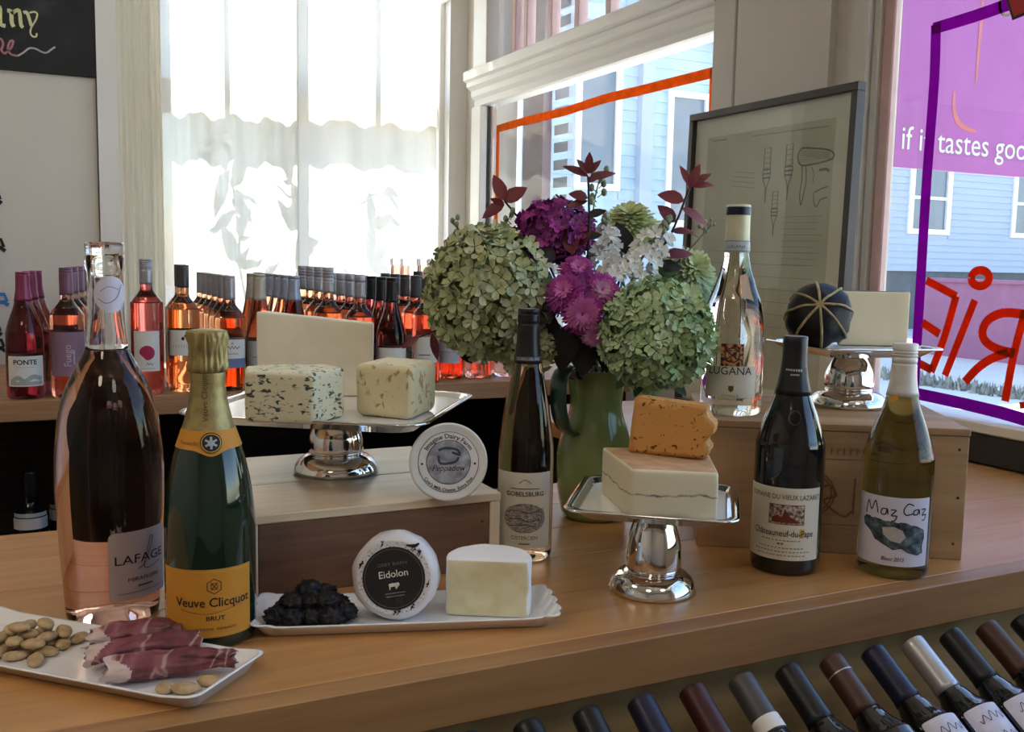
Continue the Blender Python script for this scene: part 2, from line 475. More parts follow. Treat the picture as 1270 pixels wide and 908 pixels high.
class MB:
    def __init__(s):
        s.v, s.f, s.m, s.s, s.mats = [], [], [], [], []
    def mi(s, m):
        if m not in s.mats:
            s.mats.append(m)
        return s.mats.index(m)
    def add(s, vs, fs, m, smooth=False):
        b = len(s.v)
        s.v.extend(tuple(p) for p in vs)
        k = s.mi(m)
        for f in fs:
            s.f.append(tuple(b + i for i in f))
            s.m.append(k)
            s.s.append(smooth)
        return b
    def xf(s, start, mx):
        for i in range(start, len(s.v)):
            s.v[i] = tuple(mx @ Vector(s.v[i]))
    def box(s, a, b, m):
        x0, y0, z0 = a
        x1, y1, z1 = b
        s.add([(x0, y0, z0), (x1, y0, z0), (x1, y1, z0), (x0, y1, z0), (x0, y0, z1), (x1, y0, z1), (x1, y1, z1), (x0, y1, z1)],
              [(0, 3, 2, 1), (4, 5, 6, 7), (0, 1, 5, 4), (1, 2, 6, 5), (2, 3, 7, 6), (3, 0, 4, 7)], m)
        return s
    def bbox(s, a, b, m, r=0.003, seg=2):
        bm = bmesh.new()
        bmesh.ops.create_cube(bm, size=1.0)
        c = [(p + q) / 2 for p, q in zip(a, b)]
        d = [q - p for p, q in zip(a, b)]
        for v in bm.verts:
            v.co = Vector((c[0] + v.co.x * d[0], c[1] + v.co.y * d[1], c[2] + v.co.z * d[2]))
        bmesh.ops.bevel(bm, geom=bm.edges[:], offset=r, segments=seg, affect='EDGES', profile=0.5)
        s.from_bm(bm, m)
        return s
    def from_bm(s, bm, m, smooth=False, mfn=None):
        bm.verts.index_update()
        bm.normal_update()
        b = len(s.v)
        s.v.extend(tuple(v.co) for v in bm.verts)
        for f in bm.faces:
            s.f.append(tuple(b + v.index for v in f.verts))
            s.m.append(s.mi(mfn(f) if mfn else m))
            s.s.append(smooth)
        bm.free()
    def lathe(s, prof, m, n=40, smooth=True, c=(0, 0, 0)):
        vs, rings = [], []
        for r, z in prof:
            if r < 1e-6:
                rings.append([len(vs)])
                vs.append((c[0], c[1], c[2] + z))
            else:
                rings.append(list(range(len(vs), len(vs) + n)))
                for i in range(n):
                    a = 2 * pi * i / n
                    vs.append((c[0] + r * cos(a), c[1] + r * sin(a), c[2] + z))
        fs = []
        for A, B in zip(rings, rings[1:]):
            for i in range(n):
                j = (i + 1) % n
                if len(A) == 1 and len(B) == 1:
                    continue
                if len(A) == 1:
                    fs.append((A[0], B[j], B[i]))
                elif len(B) == 1:
                    fs.append((A[i], A[j], B[0]))
                else:
                    fs.append((A[i], A[j], B[j], B[i]))
        s.add(vs, fs, m, smooth)
        return s
    def tube(s, pts, rad, m, n=8, smooth=True, caps=True):
        pts = [Vector(p) for p in pts]
        if not hasattr(rad, '__len__'):
            rad = [rad] * len(pts)
        vs, fs = [], []
        up = None
        for i, p in enumerate(pts):
            t = (pts[min(i + 1, len(pts) - 1)] - pts[max(i - 1, 0)])
            t = t.normalized() if t.length > 1e-9 else Vector((0, 0, 1))
            if up is None:
                up = t.orthogonal().normalized()
            up = (up - t * up.dot(t))
            up = up.normalized() if up.length > 1e-6 else t.orthogonal().normalized()
            w = t.cross(up)
            for k in range(n):
                a = 2 * pi * k / n
                vs.append(p + (up * cos(a) + w * sin(a)) * rad[i])
        for i in range(len(pts) - 1):
            for k in range(n):
                k2 = (k + 1) % n
                fs.append((i * n + k, i * n + k2, (i + 1) * n + k2, (i + 1) * n + k))
        if caps:
            fs.append(tuple(reversed(range(n))))
            fs.append(tuple(range((len(pts) - 1) * n, len(pts) * n)))
        s.add(vs, fs, m, smooth)
        return s
    def loft(s, rings, m, smooth=False, cap0=True, cap1=True):
        n = len(rings[0])
        vs = [p for r in rings for p in r]
        fs = []
        for i in range(len(rings) - 1):
            for k in range(n):
                k2 = (k + 1) % n
                fs.append((i * n + k, i * n + k2, (i + 1) * n + k2, (i + 1) * n + k))
        if cap0:
            fs.append(tuple(reversed(range(n))))
        if cap1:
            fs.append(tuple(range((len(rings) - 1) * n, len(rings) * n)))
        s.add(vs, fs, m, smooth)
        return s
    # flat marks laid through a map f(x, y, off) -> point
    def rect2(s, x0, x1, y0, y1, f, m, nx=1, off=0.0):
        vs = [f(x0 + (x1 - x0) * i / nx, y, off) for y in (y0, y1) for i in range(nx + 1)]
        s.add(vs, [(i, i + 1, nx + 2 + i, nx + 1 + i) for i in range(nx)], m, nx > 1)
        return s
    def rrect2(s, x0, x1, y0, y1, r, f, m, off=0.0, nx=12):
        # rounded corners, cut into strips so that it bends with the bottle
        xs = [x0 + r * (1 - cos(pi / 2 * i / 4)) for i in range(5)] + [x0 + r + (x1 - x0 - 2 * r) * i / nx for i in range(1, nx)] + \
             [x1 - r * (1 - cos(pi / 2 * i / 4)) for i in range(4, -1, -1)]
        vs = []
        for x in xs:
            d = r - min(x - x0, x1 - x, r)
            h = r - sqrt(max(0, r * r - d * d))
            vs += [f(x, y0 + h, off), f(x, y1 - h, off)]
        s.add(vs, [(2 * i, 2 * i + 2, 2 * i + 3, 2 * i + 1) for i in range(len(xs) - 1)], m, True)
        return s
    def disc2(s, cx, cy, rx, ry, f, m, n=24, off=0.0, ring=0.0, lo=0.0):
        vs, fs = [], []
        if ring:
            for i in range(n):
                a = 2 * pi * i / n
                vs += [f(cx + rx * cos(a), cy + ry * sin(a), off), f(cx + (rx - ring) * cos(a), cy + (ry - ring) * sin(a), off)]
            fs = [(2 * i, 2 * ((i + 1) % n), 2 * ((i + 1) % n) + 1, 2 * i + 1) for i in range(n)]
        else:
            vs.append(f(cx, cy, off))
            nr = max(2, int(math.ceil(max(rx, ry) / 0.004))) if max(rx, ry) < 0.06 else 2
            for k in [(q + 1) / nr for q in range(nr)]:
                for i in range(n):
                    a = 2 * pi * i / n
                    vs.append(f(cx + rx * k * cos(a), cy + ry * k * sin(a), off))
            fs = [(0, 1 + i, 1 + (i + 1) % n) for i in range(n)]
            for q in range(nr - 1):
                o = 1 + q * n
                fs += [(o + i, o + n + i, o + n + (i + 1) % n, o + (i + 1) % n) for i in range(n)]
        s.add(vs, fs, m, False)
        return s
    def poly2(s, pts, f, m, off=0.0, step=0.004):
        bm = bmesh.new()
        bm.faces.new([bm.verts.new((x, y, 0)) for x, y in pts])
        bmesh.ops.triangulate(bm, faces=bm.faces[:])
        for k in range(4):
            es = [e for e in bm.edges if e.calc_length() > step]
            if not es or max(abs(p[0]) for p in pts) > 0.5:
                break
            bmesh.ops.subdivide_edges(bm, edges=es, cuts=1)
            bmesh.ops.triangulate(bm, faces=[q for q in bm.faces if len(q.verts) > 3])
        for v in bm.verts:
            v.co = f(v.co.x, v.co.y, off)
        s.from_bm(bm, m)
        return s
    def stroke2(s, pts, w, f, m, off=0.0, thick=0.0, taper=False, sm=0):
        pts = [Vector(p) for p in pts]
        if sm:
            pts = [Vector(q) for q in spline(pts, sm)]
        L, Rr = [], []
        n = len(pts)
        for i, p in enumerate(pts):
            d = pts[min(i + 1, n - 1)] - pts[max(i - 1, 0)]
            d = d.normalized() if d.length > 1e-9 else Vector((1, 0))
            nn = Vector((-d.y, d.x))
            k = w / 2
            if 0 < i < n - 1:
                d1 = (p - pts[i - 1]).normalized()
                k /= max(0.6, abs(d1.dot(d)))
            if taper:
                k *= 0.35 + 0.65 * sin(pi * min(max(i / (n - 1), 0.05), 0.95))
            L.append(p + nn * k)
            Rr.append(p - nn * k)
        vs = [f(q.x, q.y, off) for q in L] + [f(q.x, q.y, off) for q in Rr]
        fs = [(n + i, n + i + 1, i + 1, i) for i in range(n - 1)]
        if thick:
            b = len(vs)
            vs += [f(q.x, q.y, off + thick) for q in L] + [f(q.x, q.y, off + thick) for q in Rr]
            fs += [(b + i, b + i + 1, b + n + i + 1, b + n + i) for i in range(n - 1)]
            fs += [(i, i + 1, b + i + 1, b + i) for i in range(n - 1)]
            fs += [(b + n + i, b + n + i + 1, n + i + 1, n + i) for i in range(n - 1)]
            fs += [(0, b, b + n, n), (n - 1, 2 * n - 1, b + 2 * n - 1, b + n - 1)]
        s.add(vs, fs, m)
        return s
    def text2(s, t, x, y, size, f, m, off=0.0, bold=0.0, sx=1.0, shear=0.0, align='c', rot=0.0):
        v, fs = text_geo(t, bold)
        if not v:
            return s
        x0 = min(p[0] for p in v)
        x1 = max(p[0] for p in v)
        o = {'c': (x0 + x1) / 2, 'l': x0, 'r': x1}[align]
        vs = []
        cr, sr = cos(rot), sin(rot)
        for a, b in v:
            px = ((a - o) * sx + b * shear) * size
            py = b * size
            vs.append(f(x + px * cr - py * sr, y + px * sr + py * cr, off))
        s.add(vs, fs, m)
        return s
    def arctext(s, t, cx, cy, rad, size, f, m, mid=pi / 2, off=0.0, bold=0.0, inward=False, sx=1.0):
        v, fs = text_geo(t, bold)
        x0 = min(p[0] for p in v)
        x1 = max(p[0] for p in v)
        vs = []
        for a, b in v:
            px = (a - (x0 + x1) / 2) * size * sx
            if not inward:
                an = mid - px / rad
                rr = rad + b * size
            else:
                an = mid + px / rad
                rr = rad - b * size
            vs.append(f(cx + rr * cos(an), cy + rr * sin(an), off))
        s.add(vs, fs, m)
        return s
    def blob(s, c, rad, m, sub=2, amp=0.1, freq=1.0, seed=0.0, rot=None, fn=None):
        bm = bmesh.new()
        bmesh.ops.create_icosphere(bm, subdivisions=sub, radius=1.0)
        for v in bm.verts:
            p = v.co.copy()
            k = 1 + amp * noise.noise(p * freq + Vector((seed, seed * 1.7, seed * 0.3)))
            q = Vector((p.x * rad[0], p.y * rad[1], p.z * rad[2])) * k
            if fn:
                q = fn(q, p)
            if rot:
                q = rot @ q
            v.co = q + Vector(c)
        s.from_bm(bm, m, True)
        return s
    def build(s, name, parent=None, loc=None, rot=None):
        me = bpy.data.meshes.new(name)
        me.from_pydata(s.v, [], s.f)
        for m in s.mats:
            me.materials.append(M[m] if isinstance(m, str) else m)
        me.polygons.foreach_set('material_index', s.m)
        me.polygons.foreach_set('use_smooth', s.s)
        me.update()
        o = bpy.data.objects.new(name, me)
        COL.objects.link(o)
        if parent:
            o.parent = parent
        if loc:
            o.location = loc
        if rot:
            o.rotation_euler = rot
        return o

def spline(pts, k=6):
    """Catmull-Rom through the points"""
    pts = [Vector(p) for p in pts]
    out = []
    n = len(pts)
    for i in range(n - 1):
        p0, p1, p2, p3 = pts[max(i - 1, 0)], pts[i], pts[i + 1], pts[min(i + 2, n - 1)]
        for j in range(k):
            t = j / k
            out.append(0.5 * ((2 * p1) + (p2 - p0) * t + (2 * p0 - 5 * p1 + 4 * p2 - p3) * t * t + (3 * p1 - p0 - 3 * p2 + p3) * t ** 3))
    out.append(pts[-1])
    return out

def prof_smooth(pts, k=5):
    return [(max(0.0, q[0]), q[1]) for q in spline([Vector((r, z)) for r, z in pts], k)]

def empty(name, loc=(0, 0, 0), rotz=0.0):
    o = bpy.data.objects.new(name, None)
    o.empty_display_size = 0.02
    COL.objects.link(o)
    o.location = loc
    o.rotation_euler = (0, 0, rotz)
    return o

def tag(o, label, cat, group=None, kind=None):
    if label:
        o['label'] = label
    if cat:
        o['category'] = cat
    if group:
        o['group'] = group
    if kind:
        o['kind'] = kind
    return o

def thing(name, label, cat, loc=(0, 0, 0), rotz=0.0, group=None):
    return tag(empty(name, loc, rotz), label, cat, group)

def struct(o):
    o['kind'] = 'structure'
    return o

def copy_tree(o, parent=None):
    c = o.copy()
    COL.objects.link(c)
    if parent:
        c.parent = parent
    for ch in list(o.children):
        copy_tree(ch, c)
    return c

def face_cam(x, y, extra=0.0):
    """rotation about z that turns a thing's local -Y front towards the camera"""
    return atan2(-y, -x) + pi / 2 + extra

def cyl(r, z0=0.0):
    """map on a cylinder whose front faces local -Y"""
    def f(x, y, off=0.0):
        a = -pi / 2 + x / r
        return ((r + off) * cos(a), (r + off) * sin(a), z0 + y)
    return f

def flat_xz(y=0.0, x0=0.0, z0=0.0):
    return lambda x, z, off=0.0: (x0 + x, y - off, z0 + z)

# ------------------------------------------------------------------ the room
UW = 1.72          # inner face of the window wall
def boxes(name, m, *bs, parent=None):
    mb = MB()
    for a, b in bs:
        mb.box(a, b, m)
    return mb.build(name, parent)

struct(boxes('floor', 'floor_wood', ((-2.7, -2.7, -1.0), (1.9, 4.25, -0.95))))
struct(boxes('ceiling', 'wall_paint', ((-2.7, -2.7, CEIL), (1.9, 4.25, CEIL + 0.08))))
struct(boxes('wall_right', 'wall_paint',
             ((UW, -2.6, -0.95), (1.86, 4.1, 0.055)), ((UW, -2.6, 1.92), (1.86, 4.1, CEIL)),
             ((UW, 1.617, 0.055), (1.73, 2.225, 1.92)), ((UW, 3.775, 0.055), (1.86, 4.1, 1.92)),
             ((UW, -2.6, 0.055), (1.86, -1.2, 1.92))))
struct(boxes('wall_back', 'wall_paint_grey',
             ((0.228, 4.1, -0.95), (0.464, 4.22, CEIL)), ((1.625, 4.1, -0.95), (1.86, 4.22, CEIL)),
             ((0.464, 4.1, -0.95), (1.625, 4.22, -0.2)), ((0.464, 4.1, 1.9), (1.625, 4.22, CEIL))))
struct(boxes('wall_left', 'wall_paint_grey', ((-2.6, 3.37, -0.95), (0.20, 3.46, CEIL)), ((0.10, 3.46, -0.95), (0.20, 4.1, CEIL))))
struct(boxes('wall_side', 'wall_paint', ((-2.7, -2.6, -0.95), (-2.6, 3.46, CEIL))))
struct(boxes('wall_front', 'wall_paint', ((-2.7, -2.7, -0.95), (1.86, -2.6, CEIL))))
struct(boxes('trim_1', 'trim_paint', ((0.203, 3.352, -0.95), (0.262, 3.475, CEIL))))                       # white casing at the partition's end

# back window with its casing, mullion, rail and thin muntin
w1 = struct(empty('window_1', (1.04, 4.12, 0.05)))
def wpart(parent, name, m, *bs):
    mb = MB()
    l = parent.location
    for a, b in bs:
        mb.bbox([p - q for p, q in zip(a, l)], [p - q for p, q in zip(b, l)], m, 0.003, 1)
    return mb.build(name, parent)
wpart(w1, 'casing', 'trim_paint', ((0.283, 4.06, -0.3), (0.464, 4.1, 1.95)), )
wpart(w1, 'casing', 'trim_paint', ((1.617, 4.05, -0.3), (1.715, 4.1, 1.95)))
wpart(w1, 'mullion', 'trim_paint', ((0.964, 4.08, -0.2), (1.004, 4.15, 1.9)))
wpart(w1, 'rail', 'trim_paint', ((0.464, 4.09, 0.935), (0.964, 4.14, 1.06)))
wpart(w1, 'rail', 'trim_paint', ((1.004, 4.09, 0.935), (1.617, 4.14, 1.06)))
wpart(w1, 'muntin', 'trim_paint', ((0.675, 4.10, 1.06), (0.697, 4.13, 1.9)))
wpart(w1, 'muntin', 'trim_paint', ((1.29, 4.10, 1.06), (1.312, 4.13, 1.9)))
wpart(w1, 'pane', 'pane', ((0.464, 4.115, -0.2), (0.964, 4.120, 1.9)))
wpart(w1, 'pane', 'pane', ((1.004, 4.115, -0.2), (1.617, 4.120, 1.9)))
wpart(w1, 'sill', 'trim_paint', ((0.45, 4.0, -0.22), (1.64, 4.1, -0.18)))

# centre window of the side wall: transom bar, casings, panes
w2 = struct(empty('window_2', (UW, 3.0, 0.55)))
mb = MB()
prof = [(0.0, 1.020), (-0.012, 1.024), (-0.012, 1.048), (-0.028, 1.062), (-0.028, 1.085), (-0.05, 1.10), (-0.05, 1.118), (-0.065, 1.125),
        (-0.065, 1.158), (-0.055, 1.166), (0.0, 1.170), (0.06, 1.170), (0.06, 1.020)]
n = len(prof)
mb.add([(x, 2.225 - 3.0, z - 0.55) for x, z in prof] + [(x, 3.88 - 3.0, z - 0.55) for x, z in prof],
       [(i, n + i, n + (i + 1) % n, (i + 1) % n) for i in range(n)] + [tuple(range(n)), tuple(reversed(range(n, 2 * n)))], 'trim_paint')
mb.build('transom_bar', w2)
wpart(w2, 'casing', 'trim_paint', ((1.69, 3.775, 0.06), (1.75, 3.87, 1.018)))
wpart(w2, 'casing', 'trim_paint', ((1.69, 3.73, 1.172), (1.75, 3.86, 1.92)))
wpart(w2, 'casing', 'post_paint', ((1.685, 2.135, 0.06), (1.75, 2.228, 1.92)))
wpart(w2, 'sill', 'trim_paint', ((1.66, 2.225, 0.06), (1.80, 3.80, 0.10)))
wpart(w2, 'stop', 'muntin_paint', ((1.735, 3.760, 0.10), (1.76, 3.775, 1.02)))
wpart(w2, 'pane', 'pane', ((UW, 2.228, 0.10), (UW + 0.006, 3.775, 1.02)))
wpart(w2, 'pane', 'pane', ((1.765, 2.228, 1.17), (1.771, 3.73, 1.92)))
for v in (3.60, 3.50, 3.30, 3.10, 2.89, 2.68, 2.47):
    wpart(w2, 'muntin', 'muntin_paint', ((1.75, v - 0.016, 1.17), (1.79, v + 0.016, 1.92)))

# right window, its pane, sill and dark fascia
w3 = struct(empty('window_3', (UW, 0.9, 0.5)))
wpart(w3, 'pane', 'pane', ((UW, -1.2, 0.085), (UW + 0.006, 1.617, 1.92)))
wpart(w3, 'casing', 'post_paint', ((1.675, 1.66, 0.06), (1.719, 1.715, 1.92)))
wpart(w3, 'casing_bead', 'post_paint', ((1.69, 1.640, 0.06), (1.719, 1.660, 1.92)))
wpart(w3, 'stop', 'muntin_paint', ((1.70, 1.609, 0.085), (1.719, 1.640, 1.92)))
wpart(w3, 'sill', 'trim_paint', ((1.686, -1.2, 0.0625), (1.80, 1.60, 0.085)))
wpart(w3, 'fascia', 'dark_fascia', ((1.690, -1.2, 0.001), (1.72, 1.60, 0.0615)))
# flat grey post between the two windows
struct(boxes('trim_2', 'post_paint', ((1.665, 1.765, 0.06), (UW, 2.10, 1.92)), ((1.685, 1.715, 0.06), (UW, 1.765, 1.92))))
struct(boxes('trim_3', 'trim_paint', ((1.64, 3.99, -0.3), (UW, 4.05, CEIL)), ))
# housings added around the unseen fill lights
for i, (x, y, p) in enumerate(FILL_LAMPS):
    t = thing('fill_lamp', 'added unseen fill lamp in a round white housing, ' + ('above the left of the counter', 'above the right of the counter', 'towards the left wall')[i],
              'lamp', (x, y, CEIL))
    MB().lathe([(0.0, -0.001), (0.27, -0.001), (0.275, -0.02), (0.275, -0.08), (0.262, -0.08), (0.262, -0.03), (0.0, -0.03)], 'trim_paint', 40).build('housing', t)

# sheer curtains: bunched at the left, then two flat panels, white tape at the right
def curtain(name, label, u0, u1, v, folds, amp, m, z0=-0.25, z1=1.95, seed=0, group=None):
    n = max(24, int(folds * 10))
    mb = MB()
    vs, fs = [], []
    rows = 14
    for j in range(rows + 1):
        z = z1 + (z0 - z1) * j / rows
        for i in range(n + 1):
            t = i / n
            u = u0 + (u1 - u0) * t
            k = amp * (sin(2 * pi * folds * t + seed) + 0.5 * sin(2 * pi * folds * 2.3 * t + seed * 2 + 0.4 * j / rows))
            vs.append((u - u0, k, z))
    for j in range(rows):
        for i in range(n):
            a = j * (n + 1) + i
            fs.append((a, a + 1, a + n + 2, a + n + 1))
    mb.add(vs, fs, m, True)
    o = mb.build(name, None, (u0, v, 0))
    tag(o, label, 'curtain', group)
    return o
curtain('curtain', 'cream sheer curtain bunched in folds at the left of the back window', 0.30, 0.462, 3.94, 4, 0.018, 'sheer_gathered')
curtain('curtain', 'white sheer curtain over the left half of the back window', 0.445, 0.985, 3.97, 4, 0.012, 'sheer', seed=1)
curtain('curtain', 'white sheer curtain over the right half of the back window', 0.975, 1.583, 3.985, 3, 0.012, 'sheer', seed=2)
t = thing('curtain_rod', 'white curtain rod on a bracket above the back window', 'curtain rod', (1.04, 3.97, 1.97))
MB().tube([(-0.76, 0, 0), (0.62, 0, 0)], 0.009, 'trim_paint', 12).build('rod', t)
mb = MB()
mb.bbox((1.590 - 1.04, -0.03, -0.50), (1.630 - 1.04, 0.075, -0.47), 'trim_paint', 0.006)
mb.bbox((1.601 - 1.04, 0.03, -0.49), (1.617 - 1.04, 0.075, 0.0), 'trim_paint', 0.004)
mb.build('bracket', t)

# chalkboard sign
cb = thing('chalkboard_sign', 'black chalkboard with yellow and pink chalk lettering on the left wall', 'sign', (-0.4, 3.366, 1.037))
fx = lambda x, z, off=0.0: (x + 0.4, -0.0125 - off, z - 1.037)
MB().bbox((-0.75, -0.012, -0.117), (0.628, 0.003, 0.117), 'chalk_black', 0.002, 1).build('board', cb)
mb = MB()
Y = 'chalk_yellow'
for pts, w in (([(-0.11, 1.090), (-0.11, 1.052), (-0.095, 1.046)], .011), ([(-0.083, 1.092), (-0.083, 1.05), (-0.07, 1.046)], .011),
               ([(-0.072, 1.088), (-0.061, 1.089), (-0.056, 1.093), (-0.056, 1.052), (-0.043, 1.046)], .011),
               ([(-0.037, 1.091), (-0.027, 1.088), (-0.026, 1.058), (-0.021, 1.046)], .011),
               ([(-0.027, 1.083), (-0.009, 1.096), (-0.004, 1.086), (-0.002, 1.055), (0.004, 1.047)], .010),
               ([(0.006, 1.090), (0.016, 1.090), (0.026, 1.054)], .009),
               ([(0.022, 1.092), (0.036, 1.096), (0.043, 1.090), (0.038, 1.072), (0.026, 1.05), (0.023, 1.033), (0.029, 1.024), (0.038, 1.025), (0.040, 1.035)], .005)):
    mb.stroke2(pts, w, fx, Y, sm=4)
mb.build('yellow_lettering', cb)
mb = MB()
for pts, w in (([(-0.12, 0.97), (-0.10, 0.99), (-0.09, 1.005), (-0.078, 0.975), (-0.069, 0.975)], .006),
               ([(-0.073, 0.98), (-0.065, 1.004), (-0.055, 1.006), (-0.051, 0.992), (-0.056, 0.975), (-0.048, 0.965)], .006),
               ([(-0.048, 0.965), (-0.03, 0.985), (-0.024, 1.004), (-0.032, 1.003), (-0.039, 0.982), (-0.031, 0.966), (-0.013, 0.963)], .006)):
    mb.stroke2(pts, w, fx, 'chalk_pink', sm=5)
mb.stroke2([(-0.013, 0.963), (0.002, 0.974), (0.018, 0.988), (0.035, 0.989), (0.053, 0.981), (0.066, 0.981), (0.079, 0.992), (0.089, 1.0)], .005, fx, 'chalk_white', sm=5)
mb.build('pink_lettering', cb)
# edge of the dark and blue wall lettering that reaches in at the left
wl = thing('wall_lettering', 'black and blue lettering running down the grey wall at the left edge', 'lettering', (-0.12, 3.3685, 0.35))
fx = lambda x, z, off=0.0: (x + 0.12, -0.001 - off, z - 0.35)
mb = MB()
for z, m, x1 in ((0.548, 'sign_black', -0.0705), (0.405, 'sign_black', -0.0655), (0.24, 'sign_blue', -0.062), (0.15, 'sign_black', -0.0835), (0.10, 'sign_black', -0.0745)):
    mb.stroke2([(-0.15, z - 0.012), (x1 - 0.012, z - 0.012), (x1, z - 0.022)], 0.012, fx, m, thick=0.001)
    mb.stroke2([(-0.13, z + 0.014), (x1 - 0.01, z + 0.012), (x1 - 0.004, z - 0.01)], 0.010, fx, m, off=0.0012, thick=0.001)
mb.build('letters', wl)

# ------------------------------------------------------------------ paint on the window glass
def wallmap(v0, z0):
    return lambda v, z, off=0.0: (-0.0015 - off, v - v0, z - z0)
def glass_paint(name, label, strokes, m, w, v0, z0, sm=4):
    mb = MB()
    for i, st in enumerate(strokes):
        mb.stroke2(st, w * R.uniform(0.94, 1.06), wallmap(v0, z0), m, off=0.0006 * i, thick=0.0006, sm=sm)
    o = mb.build(name, None, (UW, v0, z0))
    return tag(o, label, 'painted sign')
glass_paint('painted_border', 'orange painted border line on the centre window glass',
            [[(3.672, 0.40), (3.664, 0.669), (3.663, 0.925)], [(3.670, 0.911), (3.4, 0.915), (3.107, 0.912), (2.85, 0.92), (2.643, 0.917), (2.25, 0.914)],
             [(2.262, 0.925), (2.260, 0.78), (2.262, 0.60)]], 'paint_orange', 0.030, 3.0, 0.66, 2)
glass_paint('painted_border', 'purple painted border line on the right window glass',
            [[(1.33, 0.900), (1.42, 0.892), (1.522, 0.887)], [(1.514, 0.895), (1.509, 0.779), (1.512, 0.579), (1.511, 0.391), (1.509, 0.10)],
             [(1.516, 0.117), (1.41, 0.113), (1.296, 0.106), (1.20, 0.098), (1.0, 0.10)]], 'paint_purple', 0.025, 1.4, 0.5, 3)
glass_paint('painted_lettering', 'red painted mirror-wise letters on the right window glass',
            [[(1.496, 0.361), (1.418, 0.331)], [(1.418, 0.331), (1.441, 0.241), (1.468, 0.168)], [(1.466, 0.172), (1.498, 0.182)],
             [(1.498, 0.271), (1.452, 0.250)], [(1.371, 0.325), (1.431, 0.164)],
             [(1.362 + 0.0205 * cos(a), 0.3695 + 0.0160 * sin(a)) for a in [2 * pi * k / 16 for k in range(17)]],
             [(1.256, 0.310), (1.274, 0.223), (1.285, 0.130)],
             [(1.256, 0.303), (1.303, 0.303), (1.336, 0.287), (1.347, 0.262), (1.337, 0.243), (1.31, 0.231), (1.272, 0.226)],
             [(1.285, 0.226), (1.323, 0.210), (1.354, 0.186), (1.379, 0.157)], [(1.245, 0.135), (1.242, 0.122)]], 'paint_red', 0.0175, 1.37, 0.25, 3)
st = MB()
f = wallmap(1.315, 0.895)
st.poly2([(1.312, 0.925), (1.352, 0.912), (1.333, 0.866), (1.27, 0.876)], f, 'sticker_black', off=0.001)
st.poly2([(1.312, 0.921), (1.345, 0.910), (1.330, 0.872), (1.275, 0.881)], f, 'sticker_red', off=0.0015)
st.disc2(1.345, 0.905, 0.022, 0.030, f, 'sticker_white', off=0.0006, ring=0.006)
tag(st.build('window_sticker', None, (UW, 1.315, 0.895)), 'red diamond sticker edged black at the top of the right window', 'sticker')

# ------------------------------------------------------------------ outside
GZ = -0.85
struct(boxes('ground', 'ground_pale', ((-14, 4.3, GZ - 0.1), (40, 40, GZ)), ((1.95, -14, GZ - 0.1), (40, 4.3, GZ)), ((-14, -20, GZ - 0.1), (1.95, -2.8, GZ))))
def clapboards(u0, u1, v, z0, z1, h, m, parent, skip=()):
    mb = MB()
    z = z0
    while z < z1:
        t = min(z + h, z1)
        segs = [(u0, u1)]
        for (a, b, c, d) in skip:
            if c < t and d > z:
                ns = []
                for p, q in segs:
                    if a > p and b < q:
                        ns += [(p, a), (b, q)]
                    else:
                        ns.append((p, q))
                segs = ns
        for p, q in segs:
            mb.add([(p, v - 0.025, z), (q, v - 0.025, z), (q, v - 0.004, t), (p, v - 0.004, t), (p, v, z), (q, v, z)], [(0, 1, 2, 3), (4, 5, 1, 0)], m)
        z = t
    o = mb.build('clapboards', parent)
    o['kind'] = 'stuff'
    return o
ha = thing('house', 'white clapboard house with a sash window, far beyond the right window', 'house', (18.5, 14, GZ))
wins_a = [(15.42 - 18.5, 16.58 - 18.5, 1.03 - GZ, 2.45 - GZ), (18.4 - 18.5, 19.6 - 18.5, 1.03 - GZ, 2.45 - GZ)]
boxes('wall', 'siding_white', ((-5.2, 0.0, 1.15), (7, 6, 7.0)), parent=ha)
boxes('foundation', 'house_found', ((-5.0, 0.05, 0), (7, 6, 1.15)), parent=ha)
clapboards(-5.2, 7, 0, 1.15, 7.0, 0.13, 'siding_white', ha, wins_a)
for a, b, c, d in wins_a:
    fr = boxes('window', 'trim_paint', ((a, -0.06, c + 0.1), (a + 0.12, -0.001, d - 0.1)), ((b - 0.12, -0.06, c + 0.1), (b, -0.001, d - 0.1)), ((a, -0.06, c), (b, -0.001, c + 0.1)), ((a, -0.06, d - 0.1), (b, -0.001, d)),
               ((a + 0.12, -0.045, (c + d) / 2 - 0.03), (b - 0.12, -0.01, (c + d) / 2 + 0.03)), parent=ha)
    boxes('pane', 'window_dark', ((a + 0.12, -0.012, c + 0.1), (b - 0.12, -0.008, d - 0.1)), parent=fr)
tag(boxes('garden_wall', 'mauve_wall', ((11.5, 1.0, GZ), (11.8, 10.05, 0.185)), ((11.46, 0.98, 0.185), (11.84, 10.07, 0.235))), 'low mauve wall across the street behind the painted letters', 'wall')
mb = MB()
for i in range(1500):
    v = R.uniform(2.5, 11.5)
    u = R.uniform(8.35, 8.75)
    h = R.uniform(0.05, 0.15)
    a = R.uniform(0, pi)
    w = R.uniform(0.015, 0.04)
    du, dv = cos(a) * w, sin(a) * w
    lu, lv = R.uniform(-.06, .06), R.uniform(-.06, .06)
    mb.add([(u - du, v - dv, GZ), (u + du, v + dv, GZ), (u + lu, v + lv, GZ + h)], [(0, 1, 2)], 'grass')
tag(mb.build('grass_strip'), 'thin strip of dry grass along the street outside the right window', 'grass', kind='stuff')
